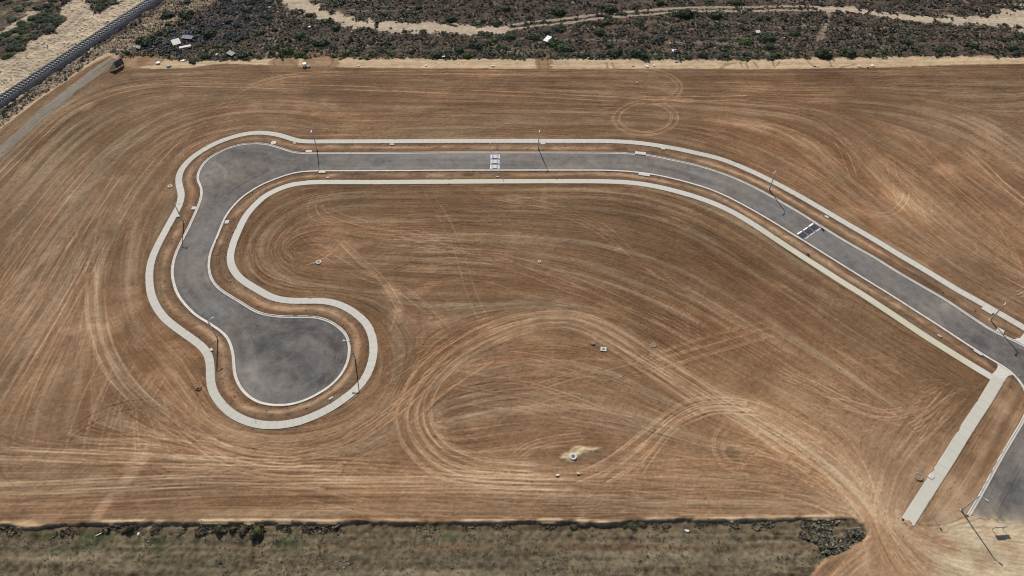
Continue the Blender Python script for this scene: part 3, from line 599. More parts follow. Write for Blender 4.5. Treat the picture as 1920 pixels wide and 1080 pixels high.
# brown pads where fill spilled over the pale strip
for (p, a, b) in (((531, 118), 4.5, 4.2), ((602, 116), 5.5, 5.0), ((1021, 120), 2.6, 5.0), ((250, 112), 5, 6), ((283, 112), 4, 3.5)):
    x, y = G(*p); q = smoothstep(1.1, .9, np.hypot((GX - x) / a, (GY - y) / b) + n_mid * .05)[..., None]
    col = col * (1 - .75 * q) + lin(138, 108, 80) * (1 + .06 * v1 + .05 * v2) * .75 * q
for px in ([(1137, 117), (1140, 130)], [(1148, 117), (1152, 130)], [(1350, 129), (1356, 122), (1366, 119), (1380, 118)], [(1354, 129), (1360, 124), (1372, 120)], [(1388, 116), (1392, 127)], [(1399, 116), (1402, 127)], [(1413, 116), (1420, 125)], [(1515, 116), (1525, 124), (1535, 126)], [(1555, 115), (1560, 124)], [(1448, 115), (1453, 126)], [(1462, 115), (1457, 123)], [(1575, 126), (1590, 124), (1605, 120)], [(515, 110), (512, 118), (520, 127)], [(624, 110), (624, 118), (616, 126)], [(545, 113), (555, 122), (570, 128)], [(1009, 112), (1012, 128)], [(1026, 112), (1028, 128)]):
    D = dist_line(smooth_line(GP(px), 1, .5), 1.2)
    k = smoothstep(.45, .15, D + n_fine * .05)[..., None] * M_strip[..., None]
    col = col * (1 - .55 * k) + lin(112, 88, 66) * .55 * k

# ---- asphalt (its own colour map: laid streaks along the carriageway, dust and scuffs)
ASPH = [(420, 300, .34), (395, 320, .5), (480, 300, .36), (560, 310, .34), (440, 345, .26), (400, 330, .52), (700, 305, .46), (900, 303, .52), (1100, 303, .46), (1250, 315, .46), (1380, 360, .46), (1500, 425, .44), (1600, 480, .44), (1700, 545, .44), (1760, 575, .48), (1850, 640, .34), (1900, 680, .30), (1900, 850, .46), (1880, 920, .34), (1900, 960, .28), (1850, 950, .46),
        (400, 420, .40), (370, 470, .42), (355, 520, .46), (400, 570, .40), (440, 600, .36), (470, 620, .30), (500, 650, .24), (560, 680, .26), (540, 620, .30), (600, 640, .32), (470, 700, .50), (500, 730, .46), (560, 730, .38), (620, 680, .34), (450, 640, .36)]
lane = smoothstep(5.5, 4.0, D_kerb)
at = .42 + 1.2 * (idw(ASPH) - .42) + (.045 * R_broad + .04 * R_fine) * lane - .07 + .012 * cloud(10) + .025 * n_mid + .03 * cloud(2.2) + .025 * np.clip(cloud(18) * cloud(4), -1, 2) + .03 * grit + .02 * n_fine
for px, hw, s in (([(500, 640), (550, 670), (590, 710)], 1.5, -.11), ([(470, 640), (530, 690), (580, 730)], .9, -.08), ([(520, 600), (580, 620), (630, 650)], 1.2, -.08), ([(430, 280), (500, 300), (600, 305)], 1.0, -.07), ([(400, 400), (440, 350), (500, 320)], .9, -.08), ([(380, 300), (408, 308), (422, 320), (424, 335)], .35, .16), ([(1185, 305), (1200, 312)], .5, .14), ([(1690, 545), (1760, 590), (1850, 650)], .7, -.06), ([(1900, 880), (1890, 930), (1880, 970)], 1.6, -.08), ([(600, 303), (760, 303), (900, 303)], .5, -.05), ([(960, 304), (1100, 304), (1230, 312), (1350, 350), (1480, 425)], .5, -.05), ([(350, 480), (350, 530), (380, 580)], .5, -.05)):
    D = dist_line(smooth_line(GP(px), 1, 1), 5)
    at += s * smoothstep(hw * 1.6, hw * .4, D + n_mid * .2)
for p, a, s in (((470, 705), 3.5, .12), ((480, 725), 2.5, .12), ((455, 612), 4, .10), ((425, 585), 3, .06), ((1765, 575), 2.5, .12), ((1690, 545), 1.6, .08), ((395, 325), 3, .1), ((1490, 410), 1.5, .05), ((1210, 302), 1, .1), ((580, 640), 3, .06)):
    x, y = G(*p)
    spk = smoothstep(1.2, 0, np.hypot(GX - x, GY - y) / a)
    at += spk * (s * .5 + s * np.clip(cloud(3), -.6, 2))
at = np.clip(at, 0, 1.1)[..., None]
acol = lin(82, 80, 79) + (lin(172, 162, 152) - lin(82, 80, 79)) * at
acol = acol * (1 + np.clip(cloud(14), -1.5, 1.5)[..., None] * np.array([.025, 0, -.02]))
dust = (np.exp(-np.clip(D_end - .3, 0, 9) / .7) * np.clip(.75 + .35 * n_fine + .3 * n_mid, 0, 1) + .35 * np.exp(-D_end / 1.8))
dust = np.clip(dust, 0, .95)[..., None] * (D_end < 3.9)[..., None]
acol = acol * (1 - dust) + lin(186, 170, 144) * dust
fleck = (rng.random((NY, NX)) > .9985)[..., None] & True
acol = np.where(fleck, acol + .10, acol)
gut = np.exp(-((D_kerb - .45) / .22) ** 2)[..., None]
acol = acol * (1 - .12 * gut)

# ---- relief
flat = np.ones((NY, NX), np.float32)
height += .015 * L_fine + .014 * L_mid + .018 * L_broad + .012 * n_fine + .006 * grit
height += .03 * n_mid * (M_scrub_all | M_strip)
height = np.where(verge, .012 * n_mid + .012 * R_fine + .018 * n_fine + .06 * vmid, height)
height = np.where(side_verge_poly, .03 * L_broad + .02 * n_mid + .012 * n_fine, height)
scr_s = np.clip(fft_blur(M_scrub_all.astype(np.float32), 3), 0, 1)
height += scr_s * (.10 * np.maximum(cloud(5), -1) + .06 * n_fine) * (1 - sand_track)
height += .12 * gband[..., 0] * 0
padm = np.clip(fft_blur(M_pad.astype(np.float32), 1.0), 0, 1)
BANK = .36 * smoothstep(70, 50, GX) + .10
height = height * (1 - padm) + padm * (-BANK + .03 * n_fine + .03 * n_mid + .03 * rows[..., 0])
height += .14 * crest
height += .24 * mm * (1 + .25 * n_mid + .2 * n_fine)
# railway formation (cess) is flat; footprint of hard surfaces drops below the slabs
core_road = M_road & (D_kerb > .05)
hard = (D_path < .62) | (D_side < .82) | (D_kerb < .16) | M_road
for cm in (M_crossA, M_crossB):
    hard |= np.clip(fft_blur(cm.astype(np.float32), 1.0), 0, 1) > .75
near_hard = np.clip(fft_blur(((D_path < 1.1) | (D_side < 1.4) | (D_kerb < .5)).astype(np.float32), 2.0), 0, 1)
height = np.clip(height, -3, None) * (1 - .7 * near_hard) + .7 * near_hard * .015
height = np.where(hard, -.22, height)
height = np.where(M_road & (D_end < 1.4) & (D_kerb > .5), -.015, height)
spl = (_sp2 * .7 + _sp3 * .6)
spill_path = (D_path > .74 - .10 * np.clip(spl - 1.1, 0, 1.2)) & (D_path < .95) & (spl > 1.0) & ~M_road
spill_side = (D_side > .97 - .10 * np.clip(spl - 1.0, 0, 1.2)) & (D_side < 1.2) & (spl > .9)
spill_end = (D_side < 1.2) & (np.hypot(GX - side_line[-1][0], GY - side_line[-1][1]) < .6 + .25 * spl)
height = np.where((spill_path | spill_side | spill_end) & ~M_crossA & ~M_crossB, .088, height)
spill_kerb = verge & (D_kerb > .13) & (D_kerb < .34) & (spl > .75)
height = np.where(spill_kerb, .135, height)
on_bal = (np.abs(RD) < 2.6) & (RS > -60) & (RS < 130)
height = np.where(on_bal, -.3, height)

def zone_mesh(name, fmask, colour, H, mat, kind='structure'):
    f = fmask[:-1, :-1]
    jj, ii = np.nonzero(f)
    base = jj.astype(np.int64) * NX + ii
    quads = np.stack([base, base + 1, base + NX + 1, base + NX], 1)
    used = np.zeros(NY * NX, bool); used[quads.ravel()] = True
    remap = np.cumsum(used) - 1
    vid = np.nonzero(used)[0]
    co = np.stack([GX.ravel()[vid], GY.ravel()[vid], H.ravel()[vid]], 1).astype(np.float32)
    me = bpy.data.meshes.new(name)
    me.vertices.add(len(vid)); me.vertices.foreach_set('co', co.ravel())
    nf = len(quads)
    me.loops.add(nf * 4); me.loops.foreach_set('vertex_index', remap[quads].astype(np.int32).ravel())
    me.polygons.add(nf)
    me.polygons.foreach_set('loop_start', np.arange(nf, dtype=np.int32) * 4)
    me.polygons.foreach_set('use_smooth', np.ones(nf, bool))
    at_ = me.attributes.new('soil', 'FLOAT_COLOR', 'POINT')
    c4 = np.ones((len(vid), 4), np.float32); c4[:, :3] = np.clip(colour.reshape(-1, 3)[vid], 0.004, 1)
    at_.data.foreach_set('color', c4.ravel())
    me.update(calc_edges=True); me.validate()
    me.materials.append(mat)
    o = bpy.data.objects.new(name, me); scene.collection.objects.link(o)
    o['kind'] = kind
    return o

# ---------------------------------------------------------------- materials
def new_mat(name):
    m = bpy.data.materials.new(name); m.use_nodes = True
    nt = m.node_tree
    b = nt.nodes['Principled BSDF']
    b.inputs['Specular IOR Level'].default_value = .25
    return m, nt, b
def soil_mat(name, scale, amp, bump, rough=.95, dist=.03):
    m, nt, b = new_mat(name)
    a = nt.nodes.new('ShaderNodeAttribute'); a.attribute_name = 'soil'
    tc = nt.nodes.new('ShaderNodeTexCoord')
    n1 = nt.nodes.new('ShaderNodeTexNoise'); n1.inputs['Scale'].default_value = scale; n1.inputs['Detail'].default_value = 5
    n2 = nt.nodes.new('ShaderNodeTexNoise'); n2.inputs['Scale'].default_value = scale * 4.3; n2.inputs['Detail'].default_value = 3
    nt.links.new(tc.outputs['Object'], n1.inputs['Vector']); nt.links.new(tc.outputs['Object'], n2.inputs['Vector'])
    ad = nt.nodes.new('ShaderNodeMath'); ad.operation = 'ADD'
    nt.links.new(n1.outputs[0], ad.inputs[0]); nt.links.new(n2.outputs[0], ad.inputs[1])
    mr = nt.nodes.new('ShaderNodeMapRange')
    mr.inputs[1].default_value = .6; mr.inputs[2].default_value = 1.4
    mr.inputs[3].default_value = 1 - amp; mr.inputs[4].default_value = 1 + amp
    nt.links.new(ad.outputs[0], mr.inputs[0])
    mx = nt.nodes.new('ShaderNodeVectorMath'); mx.operation = 'SCALE'
    nt.links.new(a.outputs['Color'], mx.inputs[0]); nt.links.new(mr.outputs[0], mx.inputs['Scale'])
    nt.links.new(mx.outputs[0], b.inputs['Base Color'])
    bp = nt.nodes.new('ShaderNodeBump'); bp.inputs['Strength'].default_value = bump; bp.inputs['Distance'].default_value = dist
    nt.links.new(ad.outputs[0], bp.inputs['Height']); nt.links.new(bp.outputs[0], b.inputs['Normal'])
    b.inputs['Roughness'].default_value = rough
    b.inputs['Specular IOR Level'].default_value = .1
    return m
def leafy(m, amount):
    nt = m.node_tree; b = nt.nodes['Principled BSDF']; out = [n for n in nt.nodes if n.type == 'OUTPUT_MATERIAL'][0]
    src = b.inputs['Base Color'].links[0].from_socket
    tr = nt.nodes.new('ShaderNodeBsdfTranslucent'); mx = nt.nodes.new('ShaderNodeMixShader'); mx.inputs[0].default_value = amount
    nt.links.new(src, tr.inputs['Color']); nt.links.new(b.outputs[0], mx.inputs[1]); nt.links.new(tr.outputs[0], mx.inputs[2]); nt.links.new(mx.outputs[0], out.inputs['Surface'])
    return m
M_soil = soil_mat('bare_soil', 3.0, .16, .5)
M_asphalt = soil_mat('asphalt', 9.0, .10, .25, .85, .01)
def plain(name, c, rough=.7, noise=.12, scale=6.0, metal=0.0, spec=.3, bump=0.0):
    m, nt, b = new_mat(name)
    tc = nt.nodes.new('ShaderNodeTexCoord')
    n1 = nt.nodes.new('ShaderNodeTexNoise'); n1.inputs['Scale'].default_value = scale; n1.inputs['Detail'].default_value = 5
    nt.links.new(tc.outputs['Object'], n1.inputs['Vector'])
    mr = nt.nodes.new('ShaderNodeMapRange')
    mr.inputs[1].default_value = .3; mr.inputs[2].default_value = .7; mr.inputs[3].default_value = 1 - noise; mr.inputs[4].default_value = 1 + noise
    nt.links.new(n1.outputs[0], mr.inputs[0])
    mx = nt.nodes.new('ShaderNodeVectorMath'); mx.operation = 'SCALE'
    mx.inputs[0].default_value = c[:3]
    nt.links.new(mr.outputs[0], mx.inputs['Scale'])
    nt.links.new(mx.outputs[0], b.inputs['Base Color'])
    b.inputs['Roughness'].default_value = rough; b.inputs['Metallic'].default_value = metal; b.inputs['Specular IOR Level'].default_value = spec
    if bump:
        bp = nt.nodes.new('ShaderNodeBump'); bp.inputs['Strength'].default_value = bump; bp.inputs['Distance'].default_value = .03
        nt.links.new(n1.outputs[0], bp.inputs['Height']); nt.links.new(bp.outputs[0], b.inputs['Normal'])
    return m
M_conc = soil_mat('footpath_concrete', 2.2, .05, .08, .85, .01)
M_kerb = plain('kerb_concrete', srgb_col(214, 207, 196), .85, .14, .9)
M_lid = plain('pit_lid_concrete', srgb_col(216, 209, 196), .8, .12, 2.5)
M_white = plain('white_paint', (.80, .80, .79), .6, .06, 5)
M_rubber = plain('black_rubber', (.035, .038, .05), .6, .2, 12)
M_galv = plain('galvanised_steel', (.50, .51, .52), .45, .05, 8, metal=.6)
M_lamp = plain('lamp_housing', (.5, .51, .52), .4, .04, 8)
M_rail = plain('rail_steel', (.045, .045, .055), .5, .2, 6, metal=.3)
M_sleeper = plain('sleeper_concrete', (.36, .355, .36), .85, .2, 2.5)
M_ballast = plain('ballast_stone', (.042, .044, .050), .9, .4, 7.0, bump=.6)
M_shadeback = plain('shaded_back', (.10, .10, .12), .6, .15, 2)  # hoarding grey darkened to hold the shade on its unlit side
M_cream = plain('cream_board', srgb_col(226, 208, 176), .7, .1, 3)
M_offwhite = plain('weathered_white_sheet', srgb_col(235, 230, 220), .6, .12, 3)
M_greysheet = plain('grey_fibre_sheet', srgb_col(170, 168, 164), .8, .2, 3)
M_red = plain('red_paint', (.45, .10, .08), .5, .1, 5)
M_iron = plain('cast_iron', (.12, .12, .13), .6, .2, 8)
M_blackply = plain('black_pipe', (.02, .02, .02), .5, .2, 5)
M_wood = plain('weathered_timber', (.20, .17, .14), .8, .25, 4)

# ---------------------------------------------------------------- terrain objects
is_scrub = M_scrub_all & ~(hard)
z_road = core_road
z_pad = M_pad
z_strip = M_strip
z_scrub = M_scrub_all
z_field = ~(z_pad | z_strip | z_scrub)
zone_mesh('graded_ground', z_field, col, height, M_soil)
zone_mesh('sandy_verge', z_strip, col, height, M_soil)
zone_mesh('scrubland', z_scrub, col, height, M_soil)
zone_mesh('paddock', z_pad, col, height, M_soil)
zone_mesh('road', z_road, acol, np.zeros((NY, NX), np.float32) + .01 * np.clip(D_kerb, 0, 3), M_asphalt)

def mesh_obj(name, verts, faces, mat, parent=None, smooth=False):
    me = bpy.data.meshes.new(name)
    me.from_pydata([tuple(map(float, v)) for v in verts], [], faces)
    me.update()
    mats = mat if isinstance(mat, (list, tuple)) else [mat]
    for m in mats:
        me.materials.append(m)
    if smooth:
        me.polygons.foreach_set('use_smooth', [True] * len(me.polygons))
    o = bpy.data.objects.new(name, me); scene.collection.objects.link(o)
    if parent is not None:
        o.parent = parent
    return o
def tag(o, label=None, cat=None, group=None, kind=None):
    if label: o['label'] = label
    if cat: o['category'] = cat
    if group: o['group'] = group
    if kind: o['kind'] = kind
    return o
def thing(name, label, cat, loc=(0, 0, 0), rz=0, group=None):
    o = bpy.data.objects.new(name, None); scene.collection.objects.link(o)
    o.empty_display_size = .3
    o.location = loc; o.rotation_euler = (0, 0, rz)
    return tag(o, label, cat, group)
class MB:
    """collects shapes into one mesh"""
    def __init__(self): self.v, self.f = [], []
    def add(self, verts, faces):
        n = len(self.v); self.v += [tuple(p) for p in verts]; self.f += [tuple(i + n for i in q) for q in faces]
        return self
    def box(self, c, s, rz=0, bev=0.0):
        x, y, z = s[0] / 2, s[1] / 2, s[2] / 2
        if bev <= 0:
            P = [(-x, -y, -z), (x, -y, -z), (x, y, -z), (-x, y, -z), (-x, -y, z), (x, -y, z), (x, y, z), (-x, y, z)]
            F = [(0, 3, 2, 1), (4, 5, 6, 7), (0, 1, 5, 4), (1, 2, 6, 5), (2, 3, 7, 6), (3, 0, 4, 7)]
        else:
            b = bev
            P = [(-x, -y, -z), (x, -y, -z), (x, y, -z), (-x, y, -z), (-x, -y, z - b), (x, -y, z - b), (x, y, z - b), (-x, y, z - b), (-x + b, -y + b, z), (x - b, -y + b, z), (x - b, y - b, z), (-x + b, y - b, z)]
            F = [(0, 3, 2, 1), (8, 9, 10, 11), (0, 1, 5, 4), (1, 2, 6, 5), (2, 3, 7, 6), (3, 0, 4, 7), (4, 5, 9, 8), (5, 6, 10, 9), (6, 7, 11, 10), (7, 4, 8, 11)]
        ca, sa = math.cos(rz), math.sin(rz)
        return self.add([(c[0] + p[0] * ca - p[1] * sa, c[1] + p[0] * sa + p[1] * ca, c[2] + p[2]) for p in P], F)
    def tube(self, pts, rad, n=8, cap=True):
        pts = [Vector(p) for p in pts]
        rads = rad if isinstance(rad, (list, tuple)) else [rad] * len(pts)
        rings = []
        for i, p in enumerate(pts):
            d = (pts[min(i + 1, len(pts) - 1)] - pts[max(i - 1, 0)]).normalized()
            a = d.orthogonal().normalized() if abs(d.z) < .99 else Vector((1, 0, 0))
            b = d.cross(a).normalized(); a = b.cross(d)
            rings.append([p + (a * math.cos(2 * math.pi * k / n) + b * math.sin(2 * math.pi * k / n)) * rads[i] for k in range(n)])
        V = [q for r_ in rings for q in r_]
        F = [(i * n + k, i * n + (k + 1) % n, (i + 1) * n + (k + 1) % n, (i + 1) * n + k) for i in range(len(pts) - 1) for k in range(n)]
        if cap:
            F.append(tuple(range(n))[::-1]); F.append(tuple((len(pts) - 1) * n + k for k in range(n)))
        return self.add(V, F)
    def lathe(self, prof, n=20, c=(0, 0, 0)):
        V = [(c[0] + r_ * math.cos(2 * math.pi * k / n), c[1] + r_ * math.sin(2 * math.pi * k / n), c[2] + z) for r_, z in prof for k in range(n)]
        F = [(i * n + k, i * n + (k + 1) % n, (i + 1) * n + (k + 1) % n, (i + 1) * n + k) for i in range(len(prof) - 1) for k in range(n)]
        F.append(tuple((len(prof) - 1) * n + k for k in range(n)))
        return self.add(V, F)
    def build(self, name, mat, parent=None, smooth=False):
        return mesh_obj(name, self.v, self.f, mat, parent, smooth)

# outlying country round the surveyed sheet, out to the horizon
big = 4200.0
outer = [(X0 - big, Y0 - big), (X1 + big, Y0 - big), (X1 + big, Y1 + big), (X0 - big, Y1 + big)]
gx1, gy1 = gx[-1], gy[-1]
inner = [(X0, Y0), (gx1, Y0), (gx1, gy1), (X0, gy1)]
og = mesh_obj('ground', [(x, y, -.35) for x, y in outer + inner] + [(x, y, -1.6) for x, y in inner], [(0, 1, 5, 4), (1, 2, 6, 5), (2, 3, 7, 6), (3, 0, 4, 7)], plain('outlying_soil', srgb_col(104, 86, 66), .95, .35, .05))
og['kind'] = 'structure'

# ---- kerbs and footpaths swept along the surveyed lines
def sweep(name, Q, prof, mat, shade=None):
    N = normals(Q)
    V, F = [], []
    n = len(prof)
    for p, nn in zip(Q, N):
        for o, z in prof:
            V.append((p[0] + nn[0] * o, p[1] + nn[1] * o, z))
    for i in range(len(Q) - 1):
        for k in range(n - 1):
            F.append((i * n + k, i * n + k + 1, (i + 1) * n + k + 1, (i + 1) * n + k))
    o = mesh_obj(name, V, F, mat)
    o['kind'] = 'structure'
    if shade is not None:
        at_ = o.data.attributes.new('soil', 'FLOAT_COLOR', 'POINT')
        c4 = np.ones((len(V), 4), np.float32)
        c4[:, :3] = np.repeat(shade, n, axis=0)
        at_.data.foreach_set('color', c4.ravel())
    return o
# kerb: road lies to the left of the traced direction on this line
kq = resample(kerb_line, .5)
sgn = 1.0 if poly_mask is not None else 1
# which side is asphalt?
mid = kq[len(kq) // 5]; nn = normals(kq)[len(kq) // 5]
test = mid + nn * 2.0
sgn = 1.0 if M_road[int((test[1] - Y0) / CELL), int((test[0] - X0) / CELL)] else -1.0
prof = [(-.24 * sgn, -.30), (-.24 * sgn, .10), (-.20 * sgn, .125), (-.06 * sgn, .12), (-.03 * sgn, .085), (.02 * sgn, .045), (.31 * sgn, .024), (.31 * sgn, -.2)]
kerb = sweep('kerb', kq, prof, M_kerb)
def slab_shade(Q, yellow, seed, joint=1.5):
    r_ = np.random.default_rng(seed)
    s = np.r_[0, np.cumsum(np.linalg.norm(np.diff(Q, axis=0), axis=1))]
    panel = (s / joint).astype(int)
    tone = 1 + r_.normal(0, .010, panel.max() + 2)[panel]
    bay = (s / 19.0).astype(int); tone *= 1 + r_.normal(0, .03, bay.max() + 2)[bay]
    c = np.tile(lin(207, 202, 190), (len(Q), 1))
    y = yellow(Q, s)[:, None]
    c = c * (1 - y) + lin(204, 196, 160) * y
    fresh = np.clip(np.sin(s * .045 + seed) * .5 + .2, 0, 1)[:, None]
    c = c * (1 - .3 * fresh) + lin(210, 208, 200) * .3 * fresh
    jt = (np.abs((s / joint) % 1) < .06).astype(float)[:, None]
    return c * tone[:, None] * (1 - .09 * jt)
def yel_main(Q, s):
    a = np.array(G(1400, 413)); y = np.zeros(len(Q))
    i0 = int(np.argmin(np.linalg.norm(Q - np.array(G(597, 342)), axis=1))); i1 = int(np.argmin(np.linalg.norm(Q - np.array(G(1115, 340)), axis=1)))
    y[min(i0, i1):max(i0, i1)] = .25
    j0 = int(np.argmin(np.linalg.norm(Q - np.array(G(1425, 429)), axis=1))); j1 = int(np.argmin(np.linalg.norm(Q - np.array(G(1826, 687)), axis=1)))
    y[min(j0, j1):max(j0, j1)] = .6
    return y
pq = resample(path_line, .25)
W = .79
pprof = [(-W, -.3), (-W, .055), (-W + .03, .07), (W - .03, .07), (W, .055), (W, -.3)]
sweep('footpath', pq, pprof, M_conc, slab_shade(pq, yel_main, 3))
sq = resample(side_line, .25)
W = 1.02
pprof = [(-W, -.3), (-W, .058), (-W + .03, .073), (W - .03, .073), (W, .058), (W, -.3)]
sweep('side_footpath', sq, pprof, M_conc, slab_shade(sq, lambda Q, s: np.full(len(Q), .12), 5, 2.0))
def slab(name, px, z, mat):
    P = GP(px); n = len(P)
    V = [(x, y, z) for x, y in P] + [(x, y, -.3) for x, y in P]
    a = 0.5 * np.sum(P[:, 0] * np.roll(P[:, 1], -1) - np.roll(P[:, 0], -1) * P[:, 1])
    top = tuple(range(n)) if a > 0 else tuple(range(n))[::-1]
    F = [top] + [(i, (i + 1) % n, n + (i + 1) % n, n + i) for i in range(n)]
    o = mesh_obj(name, V, F, mat); o['kind'] = 'structure'
    return o
slab('kerb_crossing', CROSS_A, .079, M_lid)
slab('kerb_crossing', CROSS_B, .079, M_lid)
# ---------------------------------------------------------------- railway
def V3(p, z): return (float(p[0]), float(p[1]), z)
def railpt(s, d, z): 
    p = RAIL_A + rt * s + rn * d
    return (float(p[0]), float(p[1]), z)
rail = thing('railway_track', 'single railway line with pale sleepers on a raised bed of dark ballast', 'railway', railpt(0, 0, 0))
rail_off = Vector(rail.location)
def local(mb):
    mb.v = [tuple(Vector(p) - rail_off) for p in mb.v]; return mb
S0, S1 = -55, 130
bal = MB(); rr = random.Random(3)
prof_b = [(-3.05, -.3), (-2.85, .02), (-2.35, .42), (-1.75, .80), (-1.2, .86), (0, .84), (1.2, .86), (1.75, .80), (2.3, .42), (2.8, .02), (3.0, -.3)]
ss = np.arange(S0, S1 + .01, .8)
for s in ss:
    for k, (d, z) in enumerate(prof_b):
        j = .16 if 0 < k < len(prof_b) - 1 else .05
        bal.v.append(railpt(s + rr.uniform(-.1, .1), d + rr.gauss(0, j * .25), z + (rr.gauss(0, j * .12) if abs(d) > 1.5 else rr.gauss(0, .012))))
nb = len(prof_b)
for i in range(len(ss) - 1):
    for k in range(nb - 1):
        bal.f.append((i * nb + k, i * nb + k + 1, (i + 1) * nb + k + 1, (i + 1) * nb + k))
local(bal).build('ballast_bed', M_ballast, rail)
for d in (-.76, .76):
    r_ = MB()
    pts = [(-.075, .96), (-.075, 1.02), (-.036, 1.06), (-.036, 1.10), (.036, 1.10), (.036, 1.06), (.075, 1.02), (.075, .96)]
    for s in (S0, S1):
        r_.v += [railpt(s, d + a, z) for a, z in pts]
    n = len(pts)
    r_.f += [(k, (k + 1) % n, n + (k + 1) % n, n + k) for k in range(n)]
    local(r_).build('rail', M_rail, rail)
ang = math.atan2(rt[1], rt[0])
slp = MB().box((0, 0, 0), (.27, 2.45, .2), 0, .03).build('sleeper', M_sleeper, rail)
slp.location = Vector(railpt(-20, 0, .88)) - rail_off; slp.rotation_euler = (0, 0, ang)
for i in range(1, 99):
    o = slp.copy(); scene.collection.objects.link(o); o.parent = rail
    o.location = Vector(railpt(-20 + i * .98 + rr.uniform(-.03, .03), rr.uniform(-.03, .03), .88)) - rail_off
    o.rotation_euler = (0, 0, ang + rr.uniform(-.02, .02))

# ---------------------------------------------------------------- street lamps
LAMPS = [((345, 418), 6.05, 'grey street lamp on the left verge of the bend between the two turning heads'),
 ((408.5, 636), 6.1, 'grey street lamp on the verge left of the lower turning circle, near its neck'),
 ((666, 673), 6.2, 'grey street lamp on the right verge of the lower turning circle, shadow crossing the footpath'),
 ((594.5, 279.5), 5.8, 'grey street lamp at the left end of the straight road, shadow across the asphalt'),
 ((1009.5, 279), 5.8, 'grey street lamp on the upper verge halfway along the straight, right of a speed hump'),
 ((1442, 356), 5.6, 'grey street lamp on the upper verge where the road bends downhill to the right'),
 ((1856.5, 601), 5.6, 'grey street lamp by the road junction at the right, its shadow across the asphalt'),
 ((1802, 957), 6.2, 'grey street lamp at the sandy end of the cross street, lower right')]
kpts = resample(kerb_line, .3)
def lamp(px, H, label, template=None):
    x, y = G(*px)
    k = kpts[np.argmin(np.hypot(kpts[:, 0] - x, kpts[:, 1] - y))]
    az = math.atan2(k[1] - y, k[0] - x)
    t = thing('street_lamp', label, 'street lamp', (x, y, 0), az, 'street lamps along the new road')
    if template is None:
        b = MB().box((0, 0, .06), (.44, .44, .12), 0, .03); b.build('footing', M_lid, t)
        b = MB().tube([(0, 0, .1), (0, 0, 1.2), (0, 0, 1.25), (0, 0, 5.0), (0, 0, 5.75)], [.15, .15, .125, .10, .085], 12); b.build('pole', M_galv, t, True)
        b = MB().tube([(0, 0, 5.7), (.03, 0, 5.85), (.14, 0, 5.97), (.35, 0, 6.03), (.8, 0, 6.06)], [.08, .075, .068, .06, .055], 8); b.build('arm', M_galv, t, True)
        b = MB().add([(.72, -.10, 6.02), (1.28, -.17, 6.02), (1.36, 0, 6.02), (1.28, .17, 6.02), (.72, .10, 6.02), (.75, -.07, 6.14), (1.2, -.12, 6.16), (1.26, 0, 6.16), (1.2, .12, 6.16), (.75, .07, 6.14)],
              [(4, 3, 2, 1, 0), (5, 6, 7, 8, 9), (0, 1, 6, 5), (1, 2, 7, 6), (2, 3, 8, 7), (3, 4, 9, 8), (4, 0, 5, 9)])
        b.build('luminaire', M_lamp, t)
    else:
        for ch in template.children:
            c = ch.copy(); scene.collection.objects.link(c); c.parent = t
    return t
lamp0 = None
for px, H, lab in LAMPS:
    t = lamp(px, H, lab, lamp0)
    lamp0 = lamp0 or t
bpy.context.view_layer.update()

# ---------------------------------------------------------------- speed humps
def hump(name, label, cpx, axis, across, panel_mat, wide):
    cx_, cy_ = G(*cpx)
    t = thing(name, label, 'speed hump', (cx_, cy_, .035), axis, 'speed humps on the new road')
    L = 2.3; pw = across / 3
    for i in range(3):
        yc = (i - 1) * pw; w = pw - .22
        y0, y1 = yc - w / 2, yc + w / 2
        h = .09
        V = [(-L / 2, y0, -.03), (L / 2, y0, -.03), (L / 2, y1, -.03), (-L / 2, y1, -.03), (-L / 2 + .5, y0 + .2, h), (L / 2 - .5, y0 + .2, h), (L / 2 - .5, y1 - .2, h), (-L / 2 + .5, y1 - .2, h)]
        F = [(4, 5, 6, 7), (0, 1, 5, 4), (1, 2, 6, 5), (2, 3, 7, 6), (3, 0, 4, 7)]
        p = MB().add(V, F).build('hump_panel', panel_mat, t)
        for sx in (-1, 1):
            mk = MB()
            a0, a1 = (L / 2 - .02, L / 2 - wide)
            mz = lambda d: -.03 + (L / 2 - d) / .5 * (h + .03) + .006
            # piano-key teeth: long white bars on the ramp face
            nt_ = 5
            for q in range(nt_):
                ya = y0 + .1 + (w - .2) * q / nt_; yb = ya + (w - .2) / nt_ * .78
                e = a1 + (.16 if (q % 2 and sx > 0) else 0.0)
                mk.add([(sx * a0, ya, mz(a0)), (sx * a0, yb, mz(a0)), (sx * e, yb, min(mz(e), h + .006)), (sx * e, ya, min(mz(e), h + .006))], [(0, 1, 2, 3) if sx < 0 else (3, 2, 1, 0)])
            mk.add([(sx * a0, y0 + .1, mz(a0) + .003), (sx * a0, y1 - .1, mz(a0) + .003), (sx * (a0 - .16), y1 - .14, mz(a0 - .16) + .003), (sx * (a0 - .16), y0 + .14, mz(a0 - .16) + .003)], [(0, 1, 2, 3) if sx < 0 else (3, 2, 1, 0)])
            mk.build('edge_marking', M_white, p)
        if name and panel_mat is M_sheenrub:
            mk = MB()
            for q in range(4):
                ya = y0 + .3 + (w - .6) * q / 4
                mk.box((0, ya + .1, h + .006), (L - 1.5, .12, .008))
            mk.build('top_marking', M_white, p)
    return t
M_sheenrub = plain('worn_sheen_rubber', (.22, .23, .26), .6, .25, 8)  # worn rubber made paler: sun sheen painted into its grey
hump('speed_hump', 'pale worn speed hump, sun sheen painted into three panels, across the straight road', (928.2, 303.2), 0.0, 5.9, M_sheenrub, .56)
g0, g1 = G(1495, 440), G(1526, 419)
